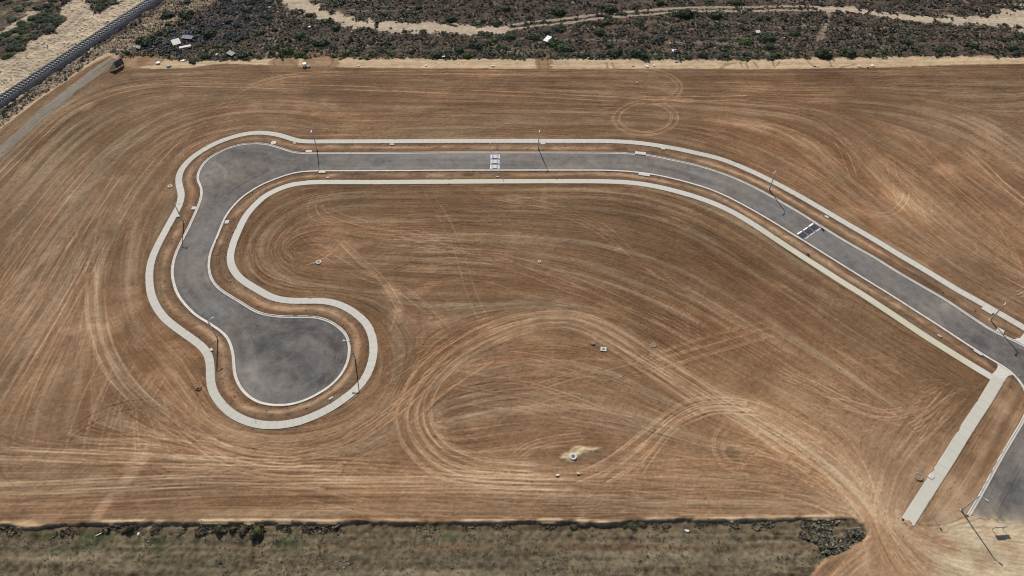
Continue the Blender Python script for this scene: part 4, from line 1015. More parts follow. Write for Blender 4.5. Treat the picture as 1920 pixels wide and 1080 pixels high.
hump('speed_hump', 'dark three panel speed hump with white toothed edges on the sloping road', (1516.3, 433.6), math.atan2(g1[1] - g0[1], g1[0] - g0[0]) - math.pi / 2, 6.1, M_rubber, .40)

# ---------------------------------------------------------------- signs
def shadow_base(px, h):
    x, y = G(*px)
    return (x - .242 * h / math.tan(SUN_EL), y + .970 * h / math.tan(SUN_EL))
def road_sign(label, base, rz, H=2.3, w=.6, hh=.62, plate=None, cat='road sign', grp=None):
    t = thing('road_sign', label, cat, (base[0], base[1], 0), rz, grp)
    MB().tube([(0, 0, -.2), (0, 0, H + .25)], .032, 8).build('post', M_galv, t, True)
    MB().box((0, -.045, H), (w, .012, hh)).build('plate', plate or M_galv, t)
    return t
M_signwhite = plain('sign_face', (.62, .60, .5), .5, .05, 3)
def road_heading(px):
    x, y = G(*px); i = int(np.argmin(np.hypot(kpts[:, 0] - x, kpts[:, 1] - y))); i = min(max(i, 2), len(kpts) - 3)
    d = kpts[i + 2] - kpts[i - 2]
    return math.atan2(d[1], d[0]) + math.pi / 2
road_sign('small square road sign on the upper verge beside the dark speed hump', shadow_base((1543.5, 431.5), 2.2), road_heading((1543, 426)), 2.2, .68, .68, M_galv, grp='signs beside the humps')
road_sign('small square road sign on the lower verge below the dark speed hump', shadow_base((1515.5, 478), 2.2), road_heading((1515, 470)), 2.2, .68, .68, M_galv, grp='signs beside the humps')
road_sign('thin road sign on the upper verge beside the pale speed hump', G(919.5, 283.5), math.pi / 2, 2.2, .6, .6, M_galv, grp='signs beside the humps')
road_sign('thin road sign on the lower verge below the pale speed hump', G(937.8, 323), math.pi / 2, 2.4, .6, .6, M_galv, grp='signs beside the humps')
road_sign('short sign post on the lower verge at the left end of the straight road', G(610, 322), math.pi / 2, 1.3, .3, .3, M_galv)
road_sign('short sign post inside the curved footpath below the lower turning circle', G(479.7, 779), math.pi / 2, 1.2, .3, .3, M_galv)
road_sign('slim street name sign on the verge below the road junction, right edge', G(1892, 722), R(12), 3.2, 1.1, .22, M_signwhite)
road_sign('small sign post in bare soil between side footpath end and sandy street end', G(1750.5, 971), R(50), 1.4, .35, .35, M_galv)
x, y = G(1860, 993); x2, y2 = G(1880, 991.5)
t = thing('barrier_sign', 'two post barrier board standing in the pale sand at the end of the cross street', 'road sign', ((x + x2) / 2, (y + y2) / 2, 0), math.atan2(y2 - y, x2 - x))
w_ = math.hypot(x2 - x, y2 - y)
for s in (-1, 1):
    MB().box((s * w_ / 2, 0, .55), (.08, .08, 1.5)).build('post', M_wood, t)
MB().box((0, -.055, 1.02), (w_ + .5, .03, .55)).build('board', M_white, t)
sl = MB()
for q in range(4):
    xa = -w_ / 2 - .15 + q * (w_ + .3) / 4
    sl.add([(xa, -.075, .77), (xa + .22, -.075, .77), (xa + .42, -.075, 1.27), (xa + .2, -.075, 1.27)], [(0, 1, 2, 3)])
sl.build('stripes', M_red, t)
# hoarding seen from behind at the end of the gravel track
a = np.array(G(219, 129.5)); b = np.array(G(233.5, 120.5))
dv = (b - a) / np.linalg.norm(b - a); Lh = float(np.linalg.norm(b - a)); hz = math.atan2(dv[1], dv[0])
t = thing('hoarding', 'hoarding with dark painted-shade back and cream wing panel beside the end of the gravel track', 'hoarding', (a[0], a[1], 0), hz)
MB().box((Lh / 2, 0, 1.2), (Lh, .06, 1.9)).build('back_panel', M_shadeback, t)
for q in (.15, .5, .85):
    MB().box((Lh * q, -.09, 1.0), (.12, .1, 2.5)).build('post', M_wood, t)
wg_ = MB().add([(0, .02, .2), (0, .02, 2.15), (-1.9, 1.0, .15), (-.05, .08, .2), (-.05, .08, 2.15), (-1.95, 1.06, .15)], [(0, 1, 2), (5, 4, 3), (0, 3, 4, 1), (1, 4, 5, 2), (2, 5, 3, 0)])
wg_.build('wing_panel', M_cream, t)

# ---------------------------------------------------------------- service pits, lids and shafts
def heading_at(px):
    x, y = G(*px); best = None
    for Q in (kpts, resample(path_line, .3), side_line):
        i = int(np.argmin(np.hypot(Q[:, 0] - x, Q[:, 1] - y))); d = math.hypot(Q[i, 0] - x, Q[i, 1] - y)
        if best is None or d < best[0]:
            i = min(max(i, 2), len(Q) - 3); e = Q[i + 2] - Q[i - 2]; best = (d, math.atan2(e[1], e[0]))
    return best[1]
PITS = [((735, 270.5), 1.15, .55, 'small concrete pit lid below the upper footpath, left part of the straight', 'path'),
 ((1018, 269.5), 1.15, .55, 'small concrete pit lid below the upper footpath beside a street lamp', 'path'),
 ((1243.5, 279), .95, .6, 'small concrete pit lid below the upper footpath where the road begins to bend', 'path'),
 ((1550, 406.5), 1.0, .6, 'small concrete pit lid below the upper footpath near the dark speed hump', 'path'),
 ((1851, 582.5), 2.1, .8, 'long concrete pit lid against the upper footpath near the road junction', 'path'),
 ((1201, 287.2), 2.7, 1.1, 'large drainage pit lid on the upper kerb at the start of the bend', 'kerb'),
 ((1208, 327), 2.7, 1.0, 'large drainage pit lid on the lower kerb at the start of the bend', 'kerb'),
 ((579, 283.7), 1.5, .9, 'concrete drainage pit lid on the upper kerb where the turning head narrows', 'kerb'),
 ((604, 322.6), 1.7, .7, 'concrete drainage pit lid on the lower kerb left of a short sign post', 'kerb'),
 ((363.5, 390), 1.0, 1.0, 'square pit lid on the left kerb below the upper turning head', 'kerb'),
 ((425.5, 416), 1.1, .9, 'square pit lid on the right kerb of the bend below the upper turning head', 'kerb'),
 ((334.5, 404.6), .75, .6, 'small pit lid against the left footpath on the bend', 'path'),
 ((396, 655.5), .7, .55, 'small pit lid against the left footpath beside the lower turning circle', 'path'),
 ((552, 268.3), .8, .45, 'small pit lid below the footpath at the neck of the upper turning head', 'path'),
 ((614.5, 332.8), .7, .4, 'tiny pit lid in the lower verge beside the short sign post', 'verge'),
 ((933, 331), .6, .35, 'tiny pale pit lid in the lower verge under the pale speed hump', 'verge'),
 ((1876, 620), 1.3, 1.1, 'square pit lid on the upper kerb beside the road junction lamp shadow', 'kerb'),
 ((1834.5, 660.5), 1.6, .75, 'concrete pit lid on the lower kerb before the road junction', 'kerb'),
 ((1761.5, 629.5), .75, .35, 'tiny concrete marker in the lower verge before the road junction', 'verge'),
 ((1746, 893.5), .9, .8, 'square pit lid against the left edge of the side footpath', 'path'),
 ((620.5, 746.5), .8, .35, 'tiny pale pit lid in the verge below the lower turning circle', 'verge')]
for px, w_, d_, lab, _k in PITS:
    x, y = G(px[0], px[1], .13)
    t = thing('pit_lid', lab, 'pit lid', (x, y, .11), heading_at(px), 'concrete pit lids along the road')
    MB().box((0, 0, -.02), (w_, d_, .16), 0, .02).build('surround', M_lid, t)
    MB().box((0, 0, .066), (w_ * .7, d_ * .62, .012)).build('cover', M_kerb, t)
x, y = G(513, 268)
t = thing('manhole', 'round pale manhole lid in the verge above the upper turning head', 'manhole', (x, y, .05))
MB().lathe([(.72, -.2), (.72, .06), (.68, .08)], 22).build('surround', M_lid, t)
MB().lathe([(.34, .07), (.34, .095), (.31, .10)], 18).build('cover', M_kerb, t)
M_dullconc = plain('dusty_concrete', srgb_col(150, 134, 112), .9, .12, 4); M_dustylid = plain('dusty_lid', srgb_col(150, 130, 108), .9, .15, 5)
MAN = [((319, 349.5), .55, 'pale ring manhole in bare soil just left of the upper turning head footpath'), ((597.5, 491.5), .62, 'pale ring manhole in the dark soil inside the road loop, near its left bend'),
 ((1011.5, 490.5), .42, 'small pale manhole lid in the middle of the dark soil inside the road loop'), ((1112, 643.5), .42, 'small tan manhole lid left of the white square pit'), ((1225, 648), .6, 'grey brown manhole lid right of the big wheel track loop'),
 ((1194, 155), .3, 'tiny pale lid in bare soil left of the looping wheel tracks'), ((1722, 894), .75, 'dull grey manhole in soil left of the side footpath')]
for px, r_, lab in MAN:
    x, y = G(*px)
    t = thing('manhole', lab, 'manhole', (x, y, .03))
    dull = 'dull' in lab or 'tan' in lab or 'brown' in lab
    MB().lathe([(r_, -.25), (r_, .10), (r_ * .93, .13), (r_ * .58, .13), (r_ * .55, .02), (.01, .02)], 22).build('ring', M_dullconc if dull else M_kerb, t)
    MB().lathe([(r_ * .5, .03), (r_ * .5, .09), (r_ * .45, .105)], 16).build('cover', M_dustylid, t)
x, y = G(1131.5, 655)
t = thing('inspection_pit', 'white square concrete pit with a dark centre in bare soil', 'pit', (x, y, .04), R(-8))
MB().box((0, 0, 0), (1.15, .95, .2), 0, .03).build('surround', M_lid, t)
MB().lathe([(.26, .1), (.26, .115), (.22, .12)], 16).build('cover', M_iron, t)
x, y = G(1074.6, 855.5, .25)
t = thing('access_shaft', 'white concrete shaft ring with a dark cover on the sandy mound', 'manhole', (x, y, .16))
MB().lathe([(.66, -.5), (.66, .08), (.61, .12), (.34, .12), (.32, .02), (.01, .02)], 26).build('ring', M_lid, t)
MB().lathe([(.30, .03), (.30, .10), (.26, .115)], 18).build('cover', M_iron, t)
# black pipe bend in the soil left of the lower turning circle
x, y = G(373, 729)
pp_ = tag(MB().tube([(x - .35, y - .2, .0), (x - .25, y - .12, .22), (x, y - .02, .3), (x + .28, y + .14, .24), (x + .42, y + .25, .05)], .13, 8).build('pipe_bend', M_blackply, None, True), 'black pipe bend lying in the soil left of the lower turning circle', 'pipe')

# ---------------------------------------------------------------- vegetation
def veg_mat(name, c1, c2, c3=None):
    m, nt, b = new_mat(name)
    oi = nt.nodes.new('ShaderNodeObjectInfo'); geo = nt.nodes.new('ShaderNodeNewGeometry')
    n1 = nt.nodes.new('ShaderNodeTexNoise'); n1.inputs['Scale'].default_value = 1.7; n1.inputs['Detail'].default_value = 4
    nt.links.new(geo.outputs['Position'], n1.inputs['Vector'])
    rp = nt.nodes.new('ShaderNodeMapRange'); rp.inputs[1].default_value = .32; rp.inputs[2].default_value = .68
    nt.links.new(n1.outputs[0], rp.inputs[0])
    mx = nt.nodes.new('ShaderNodeMix'); mx.data_type = 'RGBA'
    mx.inputs[6].default_value = (*c1, 1); mx.inputs[7].default_value = (*c2, 1)
    nt.links.new(rp.outputs[0], mx.inputs[0])
    mr = nt.nodes.new('ShaderNodeMapRange'); mr.inputs[3].default_value = .72; mr.inputs[4].default_value = 1.3
    nt.links.new(oi.outputs['Random'], mr.inputs[0])
    sc = nt.nodes.new('ShaderNodeVectorMath'); sc.operation = 'SCALE'
    nt.links.new(mx.outputs[2], sc.inputs[0]); nt.links.new(mr.outputs[0], sc.inputs['Scale'])
    nt.links.new(sc.outputs[0], b.inputs['Base Color'])
    b.inputs['Roughness'].default_value = .75; b.inputs['Specular IOR Level'].default_value = .15
    return leafy(m, .35)
M_green = veg_mat('dark_green_leaves', (.042, .058, .032), (.090, .112, .058))
M_olive = veg_mat('olive_leaves', (.075, .085, .035), (.17, .165, .075))
M_greyg = veg_mat('grey_green_leaves', (.055, .065, .05), (.12, .13, .10))
M_bright = veg_mat('fresh_green_leaves', (.05, .085, .025), (.10, .145, .045))
M_brown = veg_mat('dry_brown_twigs', (.09, .07, .05), (.19, .15, .10))
M_deadg = veg_mat('dead_grey_twigs', (.10, .105, .115), (.24, .25, .27))
def bush_mesh(name, seed, nleaf, mat, flat=.7, lobes=4, size=.17):
    r_ = random.Random(seed)
    lob = [(r_.uniform(-.5, .5), r_.uniform(-.5, .5), r_.uniform(.45, .7)) for _ in range(lobes)] + [(0, 0, .75)]
    V, F = [], []
    for _ in range(nleaf):
        lx, ly, lr = r_.choice(lob)
        th = r_.uniform(0, 2 * math.pi); cz = r_.uniform(.02, 1)
        rad = lr * (r_.uniform(.72, 1.05))
        sr = math.sqrt(max(0, 1 - cz * cz))
        p = Vector((lx + rad * sr * math.cos(th), ly + rad * sr * math.sin(th), flat * rad * cz * 1.25))
        nrm = Vector((sr * math.cos(th), sr * math.sin(th), cz + .3)) + Vector((r_.gauss(0, .45), r_.gauss(0, .45), r_.gauss(0, .45)))
        nrm.normalize(); a = nrm.orthogonal().normalized(); q = r_.uniform(0, 6.28)
        b_ = nrm.cross(a); a2 = a * math.cos(q) + b_ * math.sin(q); b2 = nrm.cross(a2)
        s = size * r_.uniform(.6, 1.3); s2 = s * r_.uniform(.35, .7)
        n = len(V)
        V += [p - a2 * s, p + b2 * s2, p + a2 * s, p - b2 * s2]; F.append((n, n + 1, n + 2, n + 3))
    # woody heart under the leaves
    for lx, ly, lr in lob:
        n = len(V); m_ = 7
        for i, (rr_, zz) in enumerate(((.74, 0), (.66, .45), (.36, .78))):
            for k in range(m_):
                aa = 2 * math.pi * k / m_ + i * .3
                V.append(Vector((lx + lr * rr_ * math.cos(aa), ly + lr * rr_ * math.sin(aa), lr * flat * zz * 1.2)))
        for i in range(2):
            for k in range(m_):
                F.append((n + i * m_ + k, n + i * m_ + (k + 1) % m_, n + (i + 1) * m_ + (k + 1) % m_, n + (i + 1) * m_ + k))
        F.append(tuple(n + 2 * m_ + k for k in range(m_)))
    me = bpy.data.meshes.new(name)
    me.from_pydata([tuple(v) for v in V], [], F); me.materials.append(mat); me.update()
    return me
PROTO = {}
for key, mat, fl in (('g', M_green, .62), ('o', M_olive, .6), ('y', M_greyg, .62), ('f', M_bright, .5), ('b', M_brown, .6), ('d', M_deadg, .45)):
    PROTO[key] = [bush_mesh('bush_leaves', 11 * i + ord(key), 330, mat, fl, 3 + i, .15) for i in range(3)]
CNAME = {'g': 'dark green', 'o': 'olive green', 'y': 'grey green', 'f': 'fresh green', 'b': 'dry brown', 'd': 'dead grey'}
br = random.Random(21)
def hgt(x, y):
    i = min(max(int(round((x - X0) / CELL)), 0), NX - 1); j = min(max(int(round((y - Y0) / CELL)), 0), NY - 1)
    return float(height[j, i])
def in_mask(m, x, y):
    i = int(round((x - X0) / CELL)); j = int(round((y - Y0) / CELL))
    return 0 <= i < NX and 0 <= j < NY and bool(m[j, i])
def bush(x, y, rad, key, label, group, hs=1.0):
    o = bpy.data.objects.new('bush', br.choice(PROTO[key])); scene.collection.objects.link(o)
    o.location = (x, y, hgt(x, y) - .05); o.rotation_euler = (0, 0, br.uniform(0, 6.28))
    o.scale = (rad * br.uniform(.95, 1.15), rad * br.uniform(.85, 1.05), rad * br.uniform(.85, 1.15) * hs)
    tag(o, label, 'bush', group)
    return o
BUSH = [(315, 27, 28, 'g'), (352, 28, 30, 'g'), (278, 78, 40, 'g'), (262, 88, 22, 'g'), (302, 62, 24, 'g'), (316, 46, 14, 'g'), (240, 100, 14, 'g'), (350, 5, 20, 'g'), (395, 62, 34, 'g'), (430, 40, 20, 'y'), (372, 85, 16, 'o'), (405, 88, 16, 'o'), (385, 105, 24, 'g'), (362, 116, 16, 'g'),
 (462, 17, 24, 'g'), (600, 82, 34, 'g'), (561, 66, 26, 'g'), (630, 53, 22, 'g'), (582, 29, 18, 'g'), (505, 34, 20, 'g'), (540, 98, 30, 'f'), (560, 102, 26, 'f'), (490, 60, 22, 'g'), (650, 100, 20, 'f'), (668, 103, 16, 'f'),
 (719, 25, 18, 'g'), (697, 79, 16, 'g'), (820, 101, 28, 'g'), (860, 94, 22, 'g'), (840, 97, 18, 'f'), (782, 72, 14, 'y'), (786, 14, 14, 'g'), (846, 36, 22, 'g'), (735, 99, 20, 'f'), (780, 36, 12, 'g'), (770, 99, 18, 'f'), (875, 105, 22, 'f'), (838, 102, 10, 'd'),
 (949, 18, 22, 'g'), (991, 33, 18, 'g'), (1049, 23, 30, 'g'), (926, 76, 24, 'f'), (957, 67, 28, 'g'), (1000, 70, 26, 'g'), (1033, 81, 26, 'f'), (1062, 88, 36, 'g'), (1060, 102, 14, 'g'), (1084, 104, 16, 'g'), (1026, 60, 18, 'g'), (894, 88, 26, 'y'), (915, 107, 10, 'g'), (930, 45, 22, 'g'), (895, 46, 14, 'g'), (1046, 54, 24, 'g'), (1098, 104, 10, 'g'), (925, 102, 16, 'y'),
 (1145, 19, 30, 'g'), (1237, 6, 14, 'g'), (1280, 29, 36, 'g'), (1342, 31, 32, 'g'), (1122, 61, 26, 'g'), (1208, 71, 24, 'g'), (1238, 71, 28, 'y'), (1152, 100, 28, 'g'), (1198, 101, 36, 'g'), (1320, 104, 16, 'g'), (1196, 45, 26, 'g'), (1130, 46, 18, 'g'), (1290, 108, 22, 'f'), (1125, 102, 16, 'y'), (1232, 33, 16, 'o'), (1215, 87, 14, 'b'), (1142, 86, 20, 'g'),
 (1438, 71, 36, 'g'), (1442, 87, 26, 'g'), (1541, 101, 36, 'g'), (1591, 99, 28, 'g'), (1356, 31, 22, 'g'), (1422, 36, 18, 'y'), (1470, 36, 14, 'g'), (1488, 61, 28, 'g'), (1451, 106, 14, 'g'), (1352, 75, 16, 'y'), (1363, 100, 14, 'g'), (1398, 80, 34, 'f'), (1510, 30, 18, 'g'), (1385, 6, 22, 'g'),
 (1895, 90, 24, 'g'), (1912, 70, 20, 'g'), (1880, 76, 18, 'g'), (1905, 100, 20, 'y'), (1700, 80, 24, 'g'), (1760, 95, 24, 'g'), (1820, 85, 26, 'g')]
rows_ = {'edge': [], 'mid': [], 'far': []}
for b_ in BUSH:
    rows_['edge' if b_[1] > 92 else ('mid' if b_[1] > 42 else 'far')].append(b_)
PHR = {'edge': 'along the near heath edge', 'mid': 'in the middle heath', 'far': 'on the far heath'}
def ordinal(n): return '%d%s' % (n, 'th' if 10 <= n % 100 <= 20 else {1: 'st', 2: 'nd', 3: 'rd'}.get(n % 10, 'th'))
for key, L_ in rows_.items():
    L_.sort()
    for i, (u, v, w, c) in enumerate(L_):
        x, y = G(u, v); px_m = (FOC / CAM_H) * (_sp + _cp * (v - 540) / FOC)
        rad = w / px_m / 2 * 1.02
        sz = 'large' if w >= 26 else ('small' if w < 18 else 'medium')
        bush(x, y - rad * .1, rad, c, '%s %s bush %s, %s from left' % (sz, CNAME[c], PHR[key], ordinal(i + 1)), 'bushes on the heath', .95)
# thickets west of the railway: many shrubs grown together
TH = [('thicket in the top left corner', [(-60, 50), (0, 52), (30, 34), (56, 18), (70, 4), (80, -30), (-80, -30)], 26, 14),
      ('mass between the narrow sandy path and railway sand', [(-60, 96), (0, 64), (32, 46), (66, 28), (96, 26), (116, 38), (108, 54), (92, 64), (62, 64), (42, 90), (28, 104), (-30, 118)], 42, 12),
      ('clump near the top edge just left of the railway', [(160, 14), (184, 22), (212, 6), (214, -20), (176, -20)], 9, 11),
      ('clump at the top edge above the rough bank', [(72, 14), (92, 14), (122, 0), (140, -25), (90, -25)], 9, 10)]
for lab, px, n, w in TH:
    P = GP(px); m_ = poly_mask(P); k = 0; tries = 0; got = []
    while k < n and tries < 4000:
        tries += 1
        x = br.uniform(P[:, 0].min(), P[:, 0].max()); y = br.uniform(P[:, 1].min(), P[:, 1].max())
        if y > 228 or x < -180 or not in_mask(m_, x, y): continue
        if any(math.hypot(x - a, y - b) < 1.5 for a, b in got): continue
        got.append((x, y)); k += 1
        bush(x, y, br.uniform(1.5, 2.4), br.choice('gggyo'), 'dark shrub grown into the ' + lab, lab, .7)
# scattered smaller shrubs over the heath
k = 0; tries = 0
free = M_scrub_all & ~LEFT_SAND & (sand_track < .2) & (np.abs(RD) > 4) & (GX > -118)
while k < 95 and tries < 20000:
    tries += 1
    x = br.uniform(-110, 175); y = br.uniform(180, 224)
    if abs(x) > .4815 * y + 66 or not in_mask(free, x, y): continue
    nr = x > -70
    far_ = y > 203
    key = br.choice('ggyyob') if not far_ else br.choice('gyybb')
    grp = 'small shrubs scattered beyond the sandy track' if far_ else 'small shrubs scattered between the sandy track and the field'
    bush(x, y, br.uniform(.45, .95), key, ('small low shrub scattered on the far heath beyond the sandy track' if far_ else 'small low shrub scattered on the heath between sandy track and field'), grp, 1.0)
    k += 1
# bushes and weeds on the bank above the paddock
BANKB = [(243, 994, 17, 'o', 1.2, 'olive bush on the paddock bank, alone at the left with a black shadow'), (408, 996, 20, 'o', 1.1, 'rounded olive green bush, left of the four bushes on the paddock bank'), (436, 994, 13, 'o', 1.3, 'narrow upright bush, second of the four on the paddock bank'), (454, 998, 18, 'b', .8, 'low brown bush, third of the four on the paddock bank'), (483, 997, 28, 'o', 1.0, 'wide brown olive bush, right of the four on the paddock bank'),
 (372, 1001, 20, 'b', .6, 'low brown bush left of the four bushes on the paddock bank'), (338, 1000, 14, 'b', .6, 'small brown weed clump on the bank, left of the low brown bush'), (318, 999, 12, 'b', .55, 'small brown tuft on the paddock bank between the lone bush and the four'), (229, 998, 10, 'g', .9, 'small green tuft touching the lone bush on the paddock bank'), (292, 1002, 7, 'g', 1.0, 'tiny dark green tuft below the bank right of the lone bush'),
 (1078, 988, 16, 'g', .6, 'green weed clump on the paddock bank below the sandy mound'), (1182, 984, 24, 'g', .5, 'low dark weed clump on the bank, right part'), (1205, 983, 22, 'b', .5, 'brown weed clump on the bank, right part'), (1250, 988, 20, 'b', .8, 'dark brown bush on the bank with a black shadow, right of the weed clumps')]
for u, v, w, c, hs, lab in BANKB:
    x, y = G(u, v); px_m = (FOC / CAM_H) * (_sp + _cp * (v - 540) / FOC)
    bush(x, y + .25, w / px_m / 2 * 1.12, c, lab, 'bushes on the paddock bank', hs * (1.75 if v > 990 and w > 12 and c in 'ob' and hs > .75 else 1.2))
# tufted ground cover: heath, weeds and dry grass are past counting
def tufts(name, mask, n, rmin, rmax, palette, label, cat, seed, blades=6, weights=None, zs=1.0, region=None, colourfn=None):
    r_ = np.random.default_rng(seed)
    jj, ii = np.nonzero(mask)
    if region is not None:
        keep = region(gx[ii], gy[jj]); jj, ii = jj[keep], ii[keep]
    sel = r_.integers(0, len(jj), n)
    bx = gx[ii[sel]] + r_.uniform(-.1, .1, n); by = gy[jj[sel]] + r_.uniform(-.1, .1, n); bz = height[jj[sel], ii[sel]]
    rad = r_.uniform(rmin, rmax, n) * (1 + .35 * np.clip(n_mid[jj[sel], ii[sel]], -1, 1.5))
    pal = np.array(palette)
    if colourfn is None:
        ci = r_.choice(len(pal), n, p=weights)
        c = pal[ci]
    else:
        c = colourfn(bx, by, r_, pal)
    c = c * r_.uniform(.82, 1.2, (n, 1))
    th = r_.uniform(0, 2 * np.pi, (n, blades)); lean = r_.uniform(.45, 1.15, (n, blades)); rr_ = rad[:, None] * r_.uniform(.7, 1.1, (n, blades))
    ox, oy = np.cos(th), np.sin(th)
    # every blade is a leaf-shaped quad rising outwards from the centre
    tipx = bx[:, None] + ox * rr_ * lean; tipy = by[:, None] + oy * rr_ * lean; tipz = bz[:, None] + rr_ * (1.1 - .6 * lean) * zs
    mx_ = bx[:, None] + ox * rr_ * lean * .55; my_ = by[:, None] + oy * rr_ * lean * .55; mz_ = bz[:, None] + rr_ * (.75 - .3 * lean) * zs
    wd = rr_ * .42
    P0 = np.stack([np.broadcast_to(bx[:, None], th.shape), np.broadcast_to(by[:, None], th.shape), np.broadcast_to(bz[:, None], th.shape)], -1)
    P1 = np.stack([mx_ - oy * wd, my_ + ox * wd, mz_], -1); P3 = np.stack([mx_ + oy * wd, my_ - ox * wd, mz_], -1); P2 = np.stack([tipx, tipy, tipz], -1)
    V = np.stack([P0, P1, P2, P3], 2).reshape(-1, 3).astype(np.float32)
    nf = n * blades
    me = bpy.data.meshes.new(name)
    me.vertices.add(len(V)); me.vertices.foreach_set('co', V.ravel())
    me.loops.add(nf * 4); me.loops.foreach_set('vertex_index', np.arange(nf * 4, dtype=np.int32))
    me.polygons.add(nf); me.polygons.foreach_set('loop_start', np.arange(nf, dtype=np.int32) * 4)
    a_ = me.attributes.new('soil', 'FLOAT_COLOR', 'POINT')
    c4 = np.ones((len(V), 4), np.float32); c4[:, :3] = np.repeat(c, blades * 4, axis=0)
    a_.data.foreach_set('color', c4.ravel())
    me.update(calc_edges=True); me.materials.append(M_tuft)
    o = bpy.data.objects.new(name, me); scene.collection.objects.link(o)
    o['kind'] = 'stuff'; o['label'] = label; o['category'] = cat
    return o
M_tuft = leafy(soil_mat('tuft_leaves', 2.0, .15, 0.0, .8), .38)
def heath_col(x, y, r_, pal):
    n = len(x)
    j = np.clip(((y - Y0) / CELL).astype(int), 0, NY - 1); i = np.clip(((x - X0) / CELL).astype(int), 0, NX - 1)
    edge_d = np.clip((y - 181) / 10, 0, 1)              # greener weeds next to the cleared strip
    reddish = np.clip(.55 + .3 * n_big[j, i] + .25 * (y > 203) * (x < 20) * (x > -75), 0, 1)
    greenish = np.clip(.85 - edge_d * .70 + .25 * np.clip(-n_big[j, i], 0, 1) + .18 * n_mid[j, i], .06, .9)
    u = r_.random(n); v = r_.random(n)
    idx = np.where(u < greenish, np.where(v < .6, 2, 3), np.where(v < reddish, np.where(r_.random(n) < .6, 0, 1), np.where(r_.random(n) < .5, 4, 5)))
    return pal[idx]
HP = [(.138, .104, .088), (.110, .088, .078), (.112, .128, .076), (.082, .100, .060), (.185, .165, .135), (.138, .140, .112)]
hm = M_scrub_all & ~LEFT_SAND & (sand_track < .35) & (np.abs(RD) > 3.4) & ~RIGHT_SAND & (GX > -150)
tufts('heath', hm & (n_mid + .6 * n_fine > -1.4), 30000, .20, .60, HP, 'low reddish brown and grey green heath covering the far ground', 'heath', 5, 6, None, .75, None, heath_col)
tufts('dry_scrub', M_scrub_all & RIGHT_SAND & (np.abs(RD) > 3.4), 1500, .2, .5, [(.24, .21, .17), (.16, .15, .12), (.10, .10, .075), (.34, .30, .23)], 'dry grey scrub on the pale ground between railway and gravel track', 'scrub', 6, 5, None, .8)
deb = poly_mask(GP([(300, 70), (330, 52), (352, 40), (372, 36), (400, 0), (500, -10), (515, 20), (470, 60), (440, 85), (400, 80), (360, 100), (330, 108), (290, 100), (262, 96)]))
tufts('dead_branches', deb & hm, 1900, .25, .65, [(.15, .16, .19), (.09, .095, .11), (.27, .28, .31), (.07, .08, .065)], 'dark bluish heaps of dead branches dumped along the heath beside the railway', 'branches', 7, 5, None, .7)
tufts('sand_scrub', M_scrub_all & LEFT_SAND & (np.abs(RD) > 3.4) & (n_big + n_mid * .5 > -.2), 500, .12, .34, [(.24, .19, .15), (.14, .115, .09), (.32, .26, .19)], 'sparse dry twigs on the pale sand left of the railway', 'scrub', 8, 5, None, .7)
def pad_col(x, y, r_, pal):
    j = np.clip(((y - Y0) / CELL).astype(int), 0, NY - 1); i = np.clip(((x - X0) / CELL).astype(int), 0, NX - 1)
    g = np.clip(.12 + .8 * green[j, i], 0, .95)
    u = r_.random(len(x)); v = r_.random(len(x))
    return pal[np.where(u < g, np.where(v < .6, 3, 4), np.where(v < .4, 0, np.where(v < .6, 1, np.where(v < .92, 2, 5))))]
tufts('paddock_grass', M_pad & (D_pade > .5), 22000, .06, .17, [(.17, .15, .11), (.12, .11, .085), (.33, .30, .22), (.08, .12, .05), (.055, .08, .035), (.07, .055, .045)], 'short dull grass and dry weeds over the paddock', 'grass', 9, 5, None, .7, None, pad_col)
tufts('bank_weeds', M_pad & (D_pade < 1.4) & (n_mid > 0) & (GX < -25), 360, .12, .38, [(.09, .085, .05), (.15, .12, .08), (.07, .06, .045), (.22, .17, .11)], 'dark weeds and tufts growing along the foot of the paddock bank', 'weeds', 10, 6, None, .8)
tufts('bank_weeds', M_pad & (D_pade < 1.0) & (n_mid > 0) & (GX > -25) & (GX < 60), 240, .1, .28, [(.08, .08, .05), (.14, .12, .08), (.26, .22, .15)], 'dry weeds along the right half of the paddock bank', 'weeds', 12, 6, None, .7)
BR = wobble(poly_mask(GP([(1395, 978), (1500, 978), (1560, 976), (1610, 986), (1622, 1000), (1600, 1018), (1572, 1036), (1548, 1034), (1530, 1010), (1480, 996), (1400, 992)])), 2)
bp_ = tufts('brush_pile', BR & (n_mid > -.2), 560, .15, .42, [(.19, .18, .125), (.29, .265, .19), (.13, .12, .085), (.36, .31, .23)], 'heap of cut branches and brush at the corner where paddock meets the dirt exit', 'brush pile', 11, 7, None, .9)
